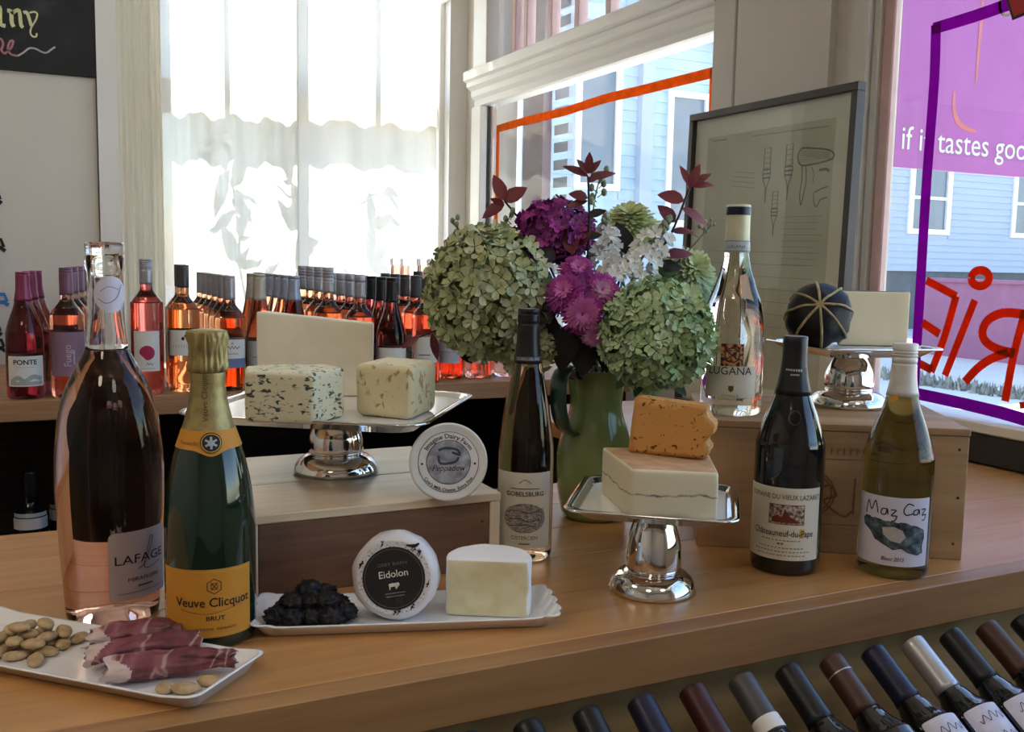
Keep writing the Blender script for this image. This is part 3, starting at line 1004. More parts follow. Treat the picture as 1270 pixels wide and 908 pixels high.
# purple shop banner on a pole outside
bn = thing('banner', 'purple banner lettered in pale green outside the right window', 'banner', (3.5, 2.6, 1.12))
mb = MB()
mb.bbox((2.778 - 3.5, -0.004, 0.742 - 1.12), (4.35 - 3.5, 0.004, 1.56 - 1.12), 'banner_purple', 0.002, 1)
mb.build('cloth', bn)
f = lambda x, z, off=0.0: (x - 3.5, -0.0052 - off, z - 1.12)
mb = MB()
mb.text2('if it tastes good', 2.812, 0.808, 0.118, f, 'banner_text', align='l', sx=1.0)
mb.build('lettering', bn)
mb = MB()
mb.stroke2([(3.06, 1.03), (3.065, 0.965), (3.09, 0.925), (3.13, 0.905), (3.19, 0.895)], 0.022, f, 'banner_orange', sm=4, taper=True)
mb.stroke2([(3.18, 1.45), (3.175, 1.25), (3.17, 1.07)], 0.016, f, 'banner_orange', sm=3, taper=True)
mb.build('drawing', bn)
MB().tube([(1.87 - 3.5, 0, 1.575 - 1.12), (4.4 - 3.5, 0, 1.575 - 1.12)], 0.016, 'dark_fascia', 12).build('pole', bn)
# pale building seen through the centre window
hb = thing('building', 'pale blue-white clapboard building seen through the centre window', 'building', (7.0, 13.0, GZ))
wins_b = [(-1.15, -0.55, 1.4, 3.6), (0.35, 1.15, 2.3, 4.3), (2.0, 2.8, 1.8, 3.9), (-2.6, -1.9, 3.3, 4.9), (0.4, 1.2, 5.2, 6.6)]
boxes('wall', 'siding_blue', ((-4.3, 0.0, 0), (4.2, 6, 8.5)), parent=hb)
clapboards(-4.3, 4.2, 0, 0.3, 8.5, 0.17, 'siding_blue', hb, wins_b)
for a, b, c, d in wins_b:
    fr = boxes('window', 'trim_paint', ((a, -0.06, c + 0.1), (a + 0.1, -0.001, d - 0.1)), ((b - 0.1, -0.06, c + 0.1), (b, -0.001, d - 0.1)), ((a, -0.06, c), (b, -0.001, c + 0.1)), ((a, -0.06, d - 0.1), (b, -0.001, d)), parent=hb)
    boxes('pane', 'window_dark', ((a + 0.1, -0.012, c + 0.1), (b - 0.1, -0.008, d - 0.1)), parent=fr)
for u in (-0.2, 1.55, 3.1):
    boxes('pilaster', 'siding_white', ((u - 0.11, -0.16, 0), (u + 0.11, 0, 8.5)), parent=hb)
boxes('cornice', 'siding_white', ((-4.4, -0.3, 4.72), (4.3, 0, 4.95)), parent=hb)
# slatted shutter just outside the centre window's far jamb
sh = thing('shutter', 'mauve slatted shutter beside the far edge of the centre window', 'shutter', (1.90, 3.70, 0.9))
boxes('frame', 'shutter_mauve', ((-0.02, -0.12, -0.9), (0.02, 0.06, 1.0)), parent=sh)
for k in range(26):
    boxes('slat', 'siding_white', ((0.03, -0.24, -0.85 + k * 0.07), (0.05, -0.125, -0.81 + k * 0.07)), parent=sh)
# shrub outside the curtained window
def leaf_mesh(L, w, curve=0.15, fold=0.12, m='leaf_out', mb=None):
    mb = mb or MB()
    xs = [0, 0.18, 0.42, 0.68, 0.88, 1.0]
    ws = [0.06, 0.75, 1.0, 0.78, 0.36, 0.0]
    vs = []
    for t, k in zip(xs, ws):
        z = -curve * L * t * t
        vs += [(t * L, -w * k / 2, z + fold * w * k), (t * L, 0, z), (t * L, w * k / 2, z + fold * w * k)]
    fs = []
    for i in range(len(xs) - 1):
        a = 3 * i
        fs += [(a, a + 3, a + 4, a + 1), (a + 1, a + 4, a + 5, a + 2)]
    b = mb.add(vs, fs, m, True)
    return mb, b
shr = thing('shrub', 'leafy climbing shrub outside the left half of the back window', 'shrub', (0.66, 4.48, GZ))
mb = MB()
lv = MB()
for k in range(14):
    p = Vector((R.uniform(-.28, .22), R.uniform(-.10, .12), 0))
    pts = [p.copy()]
    d = Vector((R.uniform(-.25, .3), R.uniform(-.1, .1), 1)).normalized()
    top = R.uniform(1.3, 2.25)
    while pts[-1].z < top:
        d = (d + Vector((R.uniform(-.3, .3), R.uniform(-.15, .15), R.uniform(0, .3)))).normalized()
        pts.append(pts[-1] + d * 0.12)
    mb.tube(pts, [0.009 - 0.006 * i / len(pts) for i in range(len(pts))], 'bark_out', 6)
    for q in pts[3:]:
        for j in range(3):
            L = R.uniform(0.07, 0.14)
            _, b = leaf_mesh(L, L * 0.42, 0.2, 0.1, 'leaf_out', lv)
            mx = Matrix.Translation(q) @ Matrix.Rotation(R.uniform(0, 2 * pi), 4, 'Z') @ Matrix.Rotation(R.uniform(-.9, .7), 4, 'Y') @ Matrix.Rotation(R.uniform(-.8, .8), 4, 'X')
            lv.xf(b, mx)
mb.build('stems', shr)
lo = lv.build('foliage', shr)
lo['kind'] = 'stuff'

# ------------------------------------------------------------------ wine shelf at the back
SZ = 0.05
ws = thing('wine_shelf', 'long wooden wine shelf full of rosé bottles below the back window', 'shelf', (0.2, 2.85, -0.95))
def lbox(parent, name, m, a, b, r=0.002):
    l = parent.location
    return MB().bbox([p - q for p, q in zip(a, l)], [p - q for p, q in zip(b, l)], m, r, 1).build(name, parent)
lbox(ws, 'top', 'shelf_wood', (-1.5, 2.442, 0.003), (1.60, 3.25, SZ))
lbox(ws, 'back_panel', 'dark_wood', (-1.5, 3.20, -0.95), (1.60, 3.22, 0.002))
lbox(ws, 'lower_shelf', 'dark_wood', (-1.5, 2.47, -0.47), (1.60, 3.19, -0.445))
lbox(ws, 'divider', 'dark_wood', (-1.5, 2.47, -0.95), (-1.47, 3.19, 0.002))
lbox(ws, 'divider', 'dark_wood', (0.42, 2.47, -0.44), (0.445, 3.19, 0.002))
lbox(ws, 'divider', 'dark_wood', (1.57, 2.47, -0.95), (1.60, 3.19, 0.002))
lbox(ws, 'plinth', 'dark_wood', (-1.46, 2.50, -0.95), (1.56, 2.53, -0.48))

# ------------------------------------------------------------------ the counter
ct = thing('counter', 'long wooden counter carrying the cheeses and wine bottles', 'counter', (0.4, 1.15, -0.95))
vv = 0.8475
for k in range(5):
    lbox(ct, 'plank', 'counter_wood', (-1.2, vv, -0.035), (1.688, vv + 0.1255, 0.0), 0.0008)
    vv += 0.1262
lbox(ct, 'edging', 'counter_edge', (-1.2, 0.817, -0.052), (1.688, 0.8472, 0.0), 0.0015)
lbox(ct, 'window_ledge', 'counter_wood', (1.12, vv, -0.035), (1.688, 2.30, 0.0), 0.001)
lbox(ct, 'back_board', 'back_board', (-1.2, 0.852, -0.90), (1.688, 0.868, -0.036))
lbox(ct, 'end_panel', 'dark_wood', (-1.2, 0.87, -0.95), (-1.17, 1.46, -0.036))
lbox(ct, 'end_panel', 'dark_wood', (1.60, 0.87, -0.95), (1.63, 1.46, -0.036))
lbox(ct, 'rear_panel', 'dark_wood', (-1.16, 1.44, -0.95), (1.59, 1.46, -0.036))
lbox(ct, 'ledge_panel', 'dark_wood', (1.14, 2.27, -0.95), (1.66, 2.29, -0.036))
RT = radians(33)                                     # slope of the rack below the front edge
RD = Vector((0, -cos(RT), -sin(RT)))
RN = Vector((0, -sin(RT), cos(RT)))
RR = 0.0315
def rack_pt(u, s, h=0.0):
    return Vector((u, 0.785, -0.046)) + RD * s + RN * h
mb = MB()
a0, a1 = 0.10, 0.42
pts = [rack_pt(0, s, h) for s, h in ((a0, -RR - 0.001), (a1, -RR - 0.001), (a1, -RR - 0.016), (a0, -RR - 0.016))]
l = ct.location
mb.loft([[tuple(p + Vector((u, 0, 0)) - l) for p in pts] for u in (-1.15, 1.6)], 'dark_wood')
mb.build('rack_board', ct)
mb = MB()
pts = [rack_pt(0, s, h) for s, h in ((0.335, -RR), (0.35, -RR), (0.35, 0.02), (0.335, 0.02))]
mb.loft([[tuple(p + Vector((u, 0, 0)) - l) for p in pts] for u in (-1.15, 1.6)], 'dark_wood')
mb.build('rack_stop', ct)

# ------------------------------------------------------------------ crates
cr = thing('wooden_crate', 'low pale wooden crate under the left cheese stand', 'crate', (0.21, 1.092, 0))
L_, D_, H_ = 0.314, 0.325, 0.097
MB().bbox((0.0125, 0, 0), (L_ - 0.0145, 0.010, H_ - 0.0112), 'crate_shaded', 0.0008, 1).build('front_panel', cr)
MB().bbox((0.0125, D_ - 0.010, 0), (L_ - 0.0145, D_, H_ - 0.0112), 'crate_shaded', 0.0008, 1).build('back_panel', cr)
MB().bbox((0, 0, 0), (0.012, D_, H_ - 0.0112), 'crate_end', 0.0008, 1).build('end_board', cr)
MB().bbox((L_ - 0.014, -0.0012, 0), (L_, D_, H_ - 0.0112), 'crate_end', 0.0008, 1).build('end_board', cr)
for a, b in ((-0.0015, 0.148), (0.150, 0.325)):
    MB().bbox((-0.001, a, H_ - 0.0108), (L_ + 0.001, b, H_), 'crate_lit', 0.0012, 1).build('top_board', cr)
for z in (0.025, 0.062):
    MB().lathe([(0, 0.0006), (0.0016, 0.0005), (0.0016, 0)], 'nail', 10).build('nail', cr, (L_ - 0.024, -0.0004, z), (pi / 2, 0, 0))

cr2 = thing('wooden_crate', 'tall brown wooden wine crate with branded front under the right cheese stand', 'crate', (0.817, 1.070, 0), radians(-33.2))
L2, D2, H2 = 0.349, 0.27, 0.178
MB().bbox((0, 0, 0), (L2, 0.012, H2 - 0.0105), 'crate_tan', 0.001, 1).build('front_panel', cr2)
MB().bbox((0, D2 - 0.012, 0), (L2, D2, H2 - 0.0105), 'crate_tan', 0.001, 1).build('back_panel', cr2)
MB().bbox((0, 0.0122, 0), (0.012, D2 - 0.0122, H2 - 0.0105), 'crate_tan', 0.001, 1).build('end_board', cr2)
MB().bbox((L2 - 0.012, 0.0122, 0), (L2, D2 - 0.0122, H2 - 0.0105), 'crate_tan', 0.001, 1).build('end_board', cr2)
MB().bbox((-0.001, -0.001, H2 - 0.010), (L2 + 0.001, 0.133, H2), 'crate_tan', 0.001, 1).build('top_board', cr2)
MB().bbox((-0.001, 0.1345, H2 - 0.010), (L2 + 0.001, D2, H2), 'crate_tan', 0.001, 1).build('top_board', cr2)
for x, z in ((L2 - 0.012, 0.150), (L2 - 0.010, 0.085), (L2 - 0.012, 0.022)):
    MB().lathe([(0, 0.0006), (0.002, 0.0005), (0.002, 0)], 'nail', 10).build('nail', cr2, (x, -0.0004, z), (pi / 2, 0, 0))
mb = MB()
f = flat_xz(-0.0006)
for k in range(16):                                                                     # branded line of capitals, worn
    x = 0.13 + k * 0.0085
    mb.stroke2([(x, 0.136), (x + R.uniform(-.001, .001), 0.146)], 0.0014, f, 'burn_mark')
    if k % 3 != 1:
        mb.stroke2([(x, 0.1455), (x + 0.004, 0.1445 - 0.004 * (k % 2)), (x, 0.141)], 0.0012, f, 'burn_mark')
mb.stroke2([(0.135, 0.130), (0.262, 0.130)], 0.0010, f, 'burn_mark')
for k in range(2):                                                                      # scrolled monogram
    r = 0.030 - 0.004 * k
    mb.stroke2([(0.150 + r * cos(a), 0.082 + r * sin(a)) for a in [radians(d) for d in range(70, -200, -18)]], 0.0022, f, 'burn_mark')
mb.stroke2([(0.152, 0.082), (0.172, 0.094), (0.182, 0.080), (0.166, 0.072), (0.192, 0.052), (0.204, 0.060)], 0.003, f, 'burn_mark', sm=6)
mb.stroke2([(0.205, 0.055), (0.206, 0.105)], 0.003, f, 'burn_mark')
mb.stroke2([(0.215, 0.055), (0.222, 0.085), (0.236, 0.060), (0.246, 0.090)], 0.0025, f, 'burn_mark', sm=5)
mb.stroke2([(0.120, 0.040), (0.255, 0.040)], 0.0012, f, 'burn_mark')
mb.build('brand', cr2)

# ------------------------------------------------------------------ framed print leaning by the window
pc = thing('framed_print', 'black-framed faded pencil print leaning between the two windows', 'picture', (1.588, 1.91, 0.0015))
pc.rotation_euler = (0, radians(1.2), 0)
PW, PH, PT = 0.300, 0.782, 0.026
fr = 0.018
for nm, a, b in (('frame_rail', (0, -PW, PH - fr), (PT, PW, PH)), ('frame_rail', (0, -PW, 0), (PT, PW, fr)),
                 ('frame_stile', (0, -PW, fr + .0002), (PT, -PW + fr, PH - fr - .0002)), ('frame_stile', (0, PW - fr, fr + .0002), (PT, PW, PH - fr - .0002))):
    MB().bbox(a, b, 'frame_black', 0.0015, 1).build(nm, pc)
MB().box((0.014, -PW + fr, fr), (0.018, PW - fr, PH - fr), 'mat_board').build('mat_board', pc)
f = lambda v, z, off=0.0: (0.0135 - off, v - 1.91, z)
MB().rect2(2.140, 1.680, 0.085, 0.715, f, 'print_paper').build('print_sheet', pc)
mb = MB()
def pen(pts, w=0.003, m='pencil', sm=4):
    mb.stroke2([(a, b) for a, b in pts], w, f, m, off=0.0006, sm=sm)
for dx, x, z1, z2, k in ((0, 1.900, 0.668, 0.535, 1), (0, 1.823, 0.670, 0.538, 1), (0, 1.864, 0.562, 0.455, .8)):
    for s in (-1, 1):
        pen([(x + s * 0.011 * k, z1), (x + s * 0.012 * k, z1 - 0.045 * k), (x + s * 0.014 * k, z1 - 0.06 * k), (x + s * 0.010 * k, z1 - 0.078 * k), (x + s * 0.002, z2 + 0.035 * k), (x, z2)])
    for q in range(5):
        z = z1 - 0.012 * q * k
        pen([(x - 0.011 * k, z), (x + 0.011 * k, z - 0.001)], 0.002, 'pencil_light', 1)
    for q in range(3):
        z = z1 - (0.052 + 0.01 * q) * k
        pen([(x - 0.014 * k, z), (x + 0.014 * k, z)], 0.004, 'pencil', 1)
pen([(1.795, 0.640), (1.785, 0.655), (1.762, 0.655), (1.69, 0.643), (1.686, 0.624), (1.764, 0.616), (1.788, 0.622), (1.795, 0.640)], 0.004)
for q in range(6):
    pen([(1.79, 0.650 - q * 0.005), (1.692, 0.640 - q * 0.0025)], 0.0016, 'pencil_light', 1)
pen([(1.766, 0.615), (1.762, 0.58), (1.768, 0.548), (1.774, 0.526), (1.780, 0.55), (1.776, 0.585), (1.778, 0.615)], 0.003)
pen([(1.748, 0.612), (1.738, 0.595), (1.740, 0.575)], 0.002)
pen([(1.722, 0.602), (1.70, 0.603), (1.69, 0.597)], 0.006, 'pencil', 2)
pen([(1.735, 0.552), (1.71, 0.560), (1.690, 0.564)], 0.003)
pen([(1.735, 0.550), (1.732, 0.53), (1.722, 0.520), (1.712, 0.535), (1.690, 0.54)], 0.003)
for q in range(4):
    pen([(2.03, 0.62 - q * 0.012), (1.94, 0.61 - q * 0.012)], 0.0018, 'pencil_light', 1)
pen([(2.12, 0.705), (2.06, 0.704)], 0.004, 'pencil_light', 1)
pen([(1.96, 0.702), (1.70, 0.698)], 0.003, 'pencil_light', 1)
for q in range(9):
    pen([(1.83, 0.50 - q * 0.014), (1.70 + 0.01 * (q % 3), 0.498 - q * 0.014)], 0.0016, 'pencil_light', 1)
for q in range(7):
    pen([(2.10, 0.42 - q * 0.03), (1.72 + 0.02 * (q % 2), 0.415 - q * 0.03)], 0.0016, 'pencil_light', 1)
mb.build('drawing', pc)
MB().box((0.0095, -PW + fr, fr), (0.0105, PW - fr, PH - fr), 'pane').build('glazing', pc)

# ------------------------------------------------------------------ cake stands
def rrect(w, d, r, z, n=6):
    o = []
    for cx, cy, a0 in ((w / 2 - r, d / 2 - r, 0), (-w / 2 + r, d / 2 - r, 90), (-w / 2 + r, -d / 2 + r, 180), (w / 2 - r, -d / 2 + r, 270)):
        for k in range(n + 1):
            a = radians(a0 + 90 * k / n)
            o.append((cx + r * cos(a), cy + r * sin(a), z))
    return o
def cake_stand(label, loc, rotz, w, d, h, br):
    t = thing('cake_stand', label, 'cake stand', loc, rotz, None)
    k = br / 0.0515
    zs = h - 0.016
    MB().lathe([(0, 0.0), (br * 0.97, 0.0), (br, 0.002), (br * 0.992, 0.0055), (br * 0.955, 0.0115), (br * 0.88, 0.0175), (br * 0.78, 0.0220), (br * 0.68, 0.0243), (br * 0.63, 0.0250),
                (br * 0.62, 0.0262), (br * 0.55, 0.0265)], 'chrome', 56).build('base', t)
    q = [(0.60, 0.0), (0.64, 0.05), (0.645, 0.22), (0.615, 0.45), (0.53, 0.68), (0.44, 0.86), (0.405, 1.0)]
    MB().lathe(prof_smooth([(br * a, 0.0266 + (zs - 0.0266) * b) for a, b in q], 4), 'chrome', 48).build('stem', t)
    c = w * 0.11
    rings = [rrect(w - 0.085, d - 0.085, c * 0.5, h - 0.0158), rrect(w - 0.045, d - 0.045, c * 0.8, h - 0.0145), rrect(w - 0.014, d - 0.014, c, h - 0.0045),
             rrect(w - 0.002, d - 0.002, c, h - 0.003), rrect(w, d, c, h - 0.0015), rrect(w - 0.002, d - 0.002, c, h), rrect(w - 0.022, d - 0.022, c * 0.85, h - 0.0012),
             rrect(w - 0.030, d - 0.030, c * 0.75, h - 0.0085)]
    MB().loft(rings, 'chrome', True).build('tray', t)
    MB().loft([rrect(w - 0.031, d - 0.031, c * 0.75, h - 0.0084), rrect(w - 0.031, d - 0.031, c * 0.75, h - 0.0062), rrect(w - 0.034, d - 0.034, c * 0.72, h - 0.0056)],
              'porcelain').build('liner', t)
    return t
# left: on the low crate; front edge runs from the left tip towards the right front corner
cake_stand('large silver cake stand with three cheeses, standing on the low pale crate', (0.367, 1.283, 0.0972), radians(-30.5 - 5.5), 0.325, 0.305, 0.0955, 0.057)
cake_stand('silver cake stand on the counter carrying the layered white cheese and orange cheese', (0.657, 0.944, 0.0002), radians(-38.5), 0.195, 0.192, 0.114, 0.0515)
cake_stand('silver cake stand on the brown crate with black wax ball and cheese half', (1.110, 1.098, 0.1782), radians(-56.5 - 45), 0.195, 0.195, 0.095, 0.0565)

# ------------------------------------------------------------------ cheeses
def chunk(name, poly, z0, z1, m, bev=0.004, amp=0.0012, freq=60, mfn=None, slope=None, cuts=3, loc=None, seed=0.0):
    """slab of cheese: outline (world xy) pulled up from z0 to z1, edges worn, faces uneven; slope(x, y) adds to the top"""
    cx = sum(p[0] for p in poly) / len(poly)
    cy = sum(p[1] for p in poly) / len(poly)
    bm = bmesh.new()
    lo = [bm.verts.new((x - cx, y - cy, 0)) for x, y in poly]
    hi = [bm.verts.new((x - cx, y - cy, z1 - z0 + (slope(x, y) if slope else 0))) for x, y in poly]
    n = len(poly)
    bm.faces.new(list(reversed(lo)))
    bm.faces.new(hi)
    for i in range(n):
        bm.faces.new((lo[i], lo[(i + 1) % n], hi[(i + 1) % n], hi[i]))
    bm.normal_update()
    sharp = [e for e in bm.edges if len(e.link_faces) == 2 and e.calc_face_angle(0) > 0.5]
    bmesh.ops.bevel(bm, geom=sharp, offset=bev, segments=3, affect='EDGES', profile=0.5)
    bmesh.ops.triangulate(bm, faces=bm.faces[:])
    for k in range(cuts):
        es = [e for e in bm.edges if e.calc_length() > 0.009]
        if es:
            bmesh.ops.subdivide_edges(bm, edges=es, cuts=1)
            bmesh.ops.triangulate(bm, faces=[f for f in bm.faces if len(f.verts) > 3])
    bm.normal_update()
    ns = [v.normal.copy() for v in bm.verts]
    for v, nn in zip(bm.verts, ns):
        if v.co.z > 0.002:
            k = noise.noise(v.co * freq + Vector((seed, 0, 0))) * 0.6 + noise.noise(v.co * freq * 2.7 + Vector((0, seed, 0))) * 0.4
            v.co += nn * k * amp
    mb = MB()
    mb.from_bm(bm, m, True, mfn)
    return mb.build(name, None, (cx, cy, z0))
TL = 0.1875
o = chunk('cheese_wedge', [(0.286, 1.405), (0.441, 1.352), (0.462, 1.412), (0.308, 1.466)], TL, 0.3085, 'paste_white', 0.003, 0.0008, 30,
          mfn=lambda f: 'paste_white' if f.normal.y < 0.4 else 'rind_tan', slope=lambda x, y: -0.016 * (x - 0.29) / 0.155)
tag(o, 'tall plain cream cheese slab standing at the back of the large stand', 'cheese')
o = chunk('blue_cheese', [(0.228, 1.186), (0.299, 1.143), (0.352, 1.192), (0.343, 1.238), (0.283, 1.262), (0.238, 1.243)], TL, TL + 0.062, 'blue_paste', 0.005, 0.0014, 70, seed=3,
          mfn=lambda f: 'blue_paste')
tag(o, 'blue-veined cheese block at the front left of the large stand', 'cheese')
o = chunk('speckled_cheese', [(0.366, 1.196), (0.418, 1.131), (0.482, 1.205), (0.430, 1.270)], TL, TL + 0.067, 'pepper_paste', 0.009, 0.0012, 60, seed=5)
tag(o, 'pale cheese block flecked with red pepper at the right of the large stand', 'cheese')

# cheese with an ash line: a paste whose dark line runs level with the stand
def morbier_material():
    m, nt, out = new_mat('morbier_paste')
    b = nt.nodes.new('ShaderNodeBsdfPrincipled')
    nt.links.new(b.outputs[0], out.inputs['Surface'])
    tc = nt.nodes.new('ShaderNodeTexCoord')
    sp = nt.nodes.new('ShaderNodeSeparateXYZ')
    nt.links.new(tc.outputs['Object'], sp.inputs[0])
    n = nnode(nt, 'ShaderNodeTexNoise', Scale=35.0, Detail=3.0)
    nt.links.new(tc.outputs['Object'], n.inputs['Vector'])
    wob = nnode(nt, 'ShaderNodeMath', operation='MULTIPLY_ADD')
    nt.links.new(n.outputs['Fac'], wob.inputs[0])
    wob.inputs[1].default_value = 0.013
    wob.inputs[2].default_value = -0.0330
    d = nnode(nt, 'ShaderNodeMath', operation='ADD')
    nt.links.new(sp.outputs['Z'], d.inputs[0])
    nt.links.new(wob.outputs[0], d.inputs[1])
    ab = nnode(nt, 'ShaderNodeMath', operation='ABSOLUTE')
    nt.links.new(d.outputs[0], ab.inputs[0])
    n3 = nnode(nt, 'ShaderNodeTexNoise', Scale=90.0, Detail=3.0)
    nt.links.new(tc.outputs['Object'], n3.inputs['Vector'])
    sc = nnode(nt, 'ShaderNodeMath', operation='MULTIPLY_ADD')
    nt.links.new(n3.outputs['Fac'], sc.inputs[0])
    sc.inputs[1].default_value = 0.9
    ms = nnode(nt, 'ShaderNodeMath', operation='MULTIPLY')
    nt.links.new(ab.outputs[0], ms.inputs[0])
    ms.inputs[1].default_value = 300.0
    nt.links.new(ms.outputs[0], sc.inputs[2])
    r = ramp(nt, [(0.36, '5c544c'), (0.62, 'b0a68e'), (0.95, 'ded3b4')])
    nt.links.new(sc.outputs[0], r.inputs['Fac'])
    nt.links.new(r.outputs['Color'], b.inputs['Base Color'])
    b.inputs['Roughness'].default_value = 0.5
    b.inputs['Subsurface Weight'].default_value = 0.12
    b.inputs['Subsurface Radius'].default_value = (0.01, 0.007, 0.004)
    b.inputs['Subsurface Scale'].default_value = 0.5
    return m
M['morbier_paste'] = morbier_material()
TC = 0.1082
o = chunk('layered_cheese', [(0.582, 0.882), (0.672, 0.846), (0.730, 0.940), (0.694, 0.985), (0.618, 1.004)], TC, TC + 0.053, 'morbier_paste', 0.004, 0.0008, 40, seed=8,
          mfn=lambda f: 'rind_tan' if f.normal.z > 0.75 else 'morbier_paste', slope=lambda x, y: 0.004 if x < 0.63 else 0.0)
tag(o, 'white cheese with a dark ash line on the small silver stand', 'cheese')
def jag(p, q, n, amp):
    p, q = Vector(p), Vector(q)
    d = (q - p)
    nn = Vector((d.y, -d.x)).normalized()
    return [tuple(p + d * i / n + nn * R.uniform(-amp, amp)) for i in range(1, n)]
# orange slab: its broken right end is an uneven outline seen from the front, so it is drawn upright and laid over
ob = MB()
ow, oh, od = 0.093, 0.064, 0.036
ol = [(0, 0), (ow - 0.002, 0), (ow + 0.003, 0.012), (ow - 0.003, 0.021), (ow + 0.006, 0.030), (ow + 0.007, 0.042), (ow, 0.047), (ow - 0.004, oh - 0.008), (ow - 0.002, oh - 0.002), (ow - 0.03, oh - 0.001), (0.006, oh + 0.003)]
bm = bmesh.new()
A = [bm.verts.new((x, 0, z)) for x, z in ol]
B = [bm.verts.new((x, od, z - 0.001)) for x, z in ol]
bm.faces.new(A)
bm.faces.new(list(reversed(B)))
for i in range(len(ol)):
    j = (i + 1) % len(ol)
    bm.faces.new((A[j], A[i], B[i], B[j]))
bmesh.ops.recalc_face_normals(bm, faces=bm.faces[:])
bmesh.ops.bevel(bm, geom=bm.edges[:], offset=0.0015, segments=2, affect='EDGES')
bmesh.ops.triangulate(bm, faces=bm.faces[:])
for k in range(3):
    es = [e for e in bm.edges if e.calc_length() > 0.008]
    bmesh.ops.subdivide_edges(bm, edges=es, cuts=1)
    bmesh.ops.triangulate(bm, faces=[f for f in bm.faces if len(f.verts) > 3])
bm.normal_update()
for v in bm.verts:
    if v.co.z > 0.002:
        v.co += v.normal * 0.0009 * noise.noise(v.co * 110)
ob.from_bm(bm, 'orange_paste', True)
o = ob.build('orange_cheese', None, (0.632, 0.968, TC + 0.0555), (0, 0, radians(-46.5)))
tag(o, 'crumbly orange cheese slab lying on top of the layered white cheese', 'cheese')

# right stand: waxed ball tied with raffia, and a cut half wheel
TR = 0.2682
bl = thing('wax_cheese_ball', 'black waxed cheese ball tied with raffia on the right stand', 'cheese', (1.030, 1.087, TR))
bl.rotation_euler = (radians(62), radians(8), face_cam(1.03, 1.087))
rb = 0.0485
mb = MB()
mb.blob((0, 0, 0), (rb, rb, rb * 0.86), 'wax_black', 3, 0.15, 2.2, 4.0)
wx = mb.build('wax', bl, (0, 0.0, 0))
bl.location.z = TR + rb * 0.97
mb = MB()
for k in range(4):
    a = pi * k / 4 + 0.25
    ps = []
    for j in range(33):
        b = 2 * pi * j / 32
        p = Vector((cos(b) * cos(a), cos(b) * sin(a), sin(b)))
        kk = 1 + 0.15 * noise.noise(p * 2.2 + Vector((4.0, 6.8, 1.2)))
        ps.append(Vector((p.x * rb, p.y * rb, p.z * rb * 0.86)) * kk * 1.008)
    mb.tube(ps, 0.0020, 'raffia', 6, caps=False)
mb.build('raffia', bl)
arc = []
L0, R0 = Vector((1.105, 1.118)), Vector((1.207, 1.078))
mid = (L0 + R0) / 2
ax = (R0 - L0).normalized()
nx = Vector((-ax.y, ax.x))
hw = (R0 - L0).length / 2
for k in range(13):
    a = pi * k / 12
    arc.append(tuple(mid + ax * hw * cos(a) + nx * hw * 0.78 * sin(a)))
o = chunk('cheese_half_wheel', [tuple(L0)] + [tuple(R0)] + arc[1:-1], TR, TR + 0.083, 'paste_gouda', 0.003, 0.0006, 40, seed=2,
          mfn=lambda f: 'paste_gouda' if (f.normal.x * nx.x + f.normal.y * nx.y) < -0.6 else 'rind_brown')
tag(o, 'cut half wheel of pale cheese with brown rind behind the black ball', 'cheese')

# round plastic tub leaning at the crate's front edge, lid towards us
tb = thing('cheese_tub', 'round clear-lidded cheese tub standing on its side on the low crate', 'cheese tub', (0.4455, 1.073, 0.0972 + 0.0478))
tb.rotation_euler = (radians(-7), 0, face_cam(0.444, 1.07) + radians(4))
TRD = 0.0472
def toy(o_):
    return o_
mb = MB()
mb.lathe([(0, -0.002), (TRD * 0.90, -0.002), (TRD * 0.95, -0.0005), (TRD, -0.001), (TRD * 1.005, -0.003), (TRD * 1.0, -0.009), (TRD * 0.93, -0.010)], 'tub_plastic', 56)
RX = Matrix.Rotation(pi / 2, 4, 'X')
mb.xf(0, RX)
mb.build('lid', tb)
mb = MB()
mb.lathe([(TRD * 0.925, -0.009), (TRD * 0.84, -0.048), (TRD * 0.80, -0.050), (0, -0.050)], 'tub_dark', 48)
mb.xf(0, RX)
mb.build('cup', tb)
f = flat_xz(0.0)
fz = lambda x, z, off=0.0: (x, 0.0019 - off, z)
lb = MB()
lb.disc2(0, 0, TRD * 0.80, TRD * 0.80, fz, 'paper_white', 48)
lbo = lb.build('label', tb)
mb = MB()
mb.disc2(0, 0, TRD * 0.78, TRD * 0.78, fz, 'ink_slate', 48, 0.0003, ring=0.0007)
mb.disc2(0, 0, TRD * 0.56, TRD * 0.56, fz, 'engraving_soft', 40, 0.0003)
mb.disc2(0, 0, TRD * 0.57, TRD * 0.57, fz, 'ink_slate', 48, 0.0004, ring=0.0008)
mb.arctext('Imagine Dairy Farm', 0, 0, TRD * 0.61, 0.0078, fz, 'ink_black', pi / 2, 0.0004, 0.012)
mb.arctext("Cow's Milk Cheese  Extra Fine", 0, 0, TRD * 0.75, 0.0056, fz, 'ink_black', -pi / 2, 0.0004, 0.012, inward=True)
for s in (-1, 1):
    mb.disc2(s * TRD * 0.675, -0.002, 0.0014, 0.0014, fz, 'ink_black', 10, 0.0004)
mb.stroke2([(-0.012, 0.008), (-0.011, 0.0), (-0.006, -0.002), (0.004, -0.001), (0.010, 0.002), (0.012, 0.006)], 0.003, fz, 'ink_slate', 0.0005, sm=4)
mb.stroke2([(-0.012, 0.014), (-0.004, 0.017), (0.010, 0.015), (0.013, 0.009), (0.004, 0.012)], 0.003, fz, 'ink_slate', 0.0005, sm=4)
mb.text2('Peppadew', 0, -0.0105, 0.0105, fz, 'ink_black', 0.0006, shear=0.3, sx=0.92)
mb.build('print', lbo)

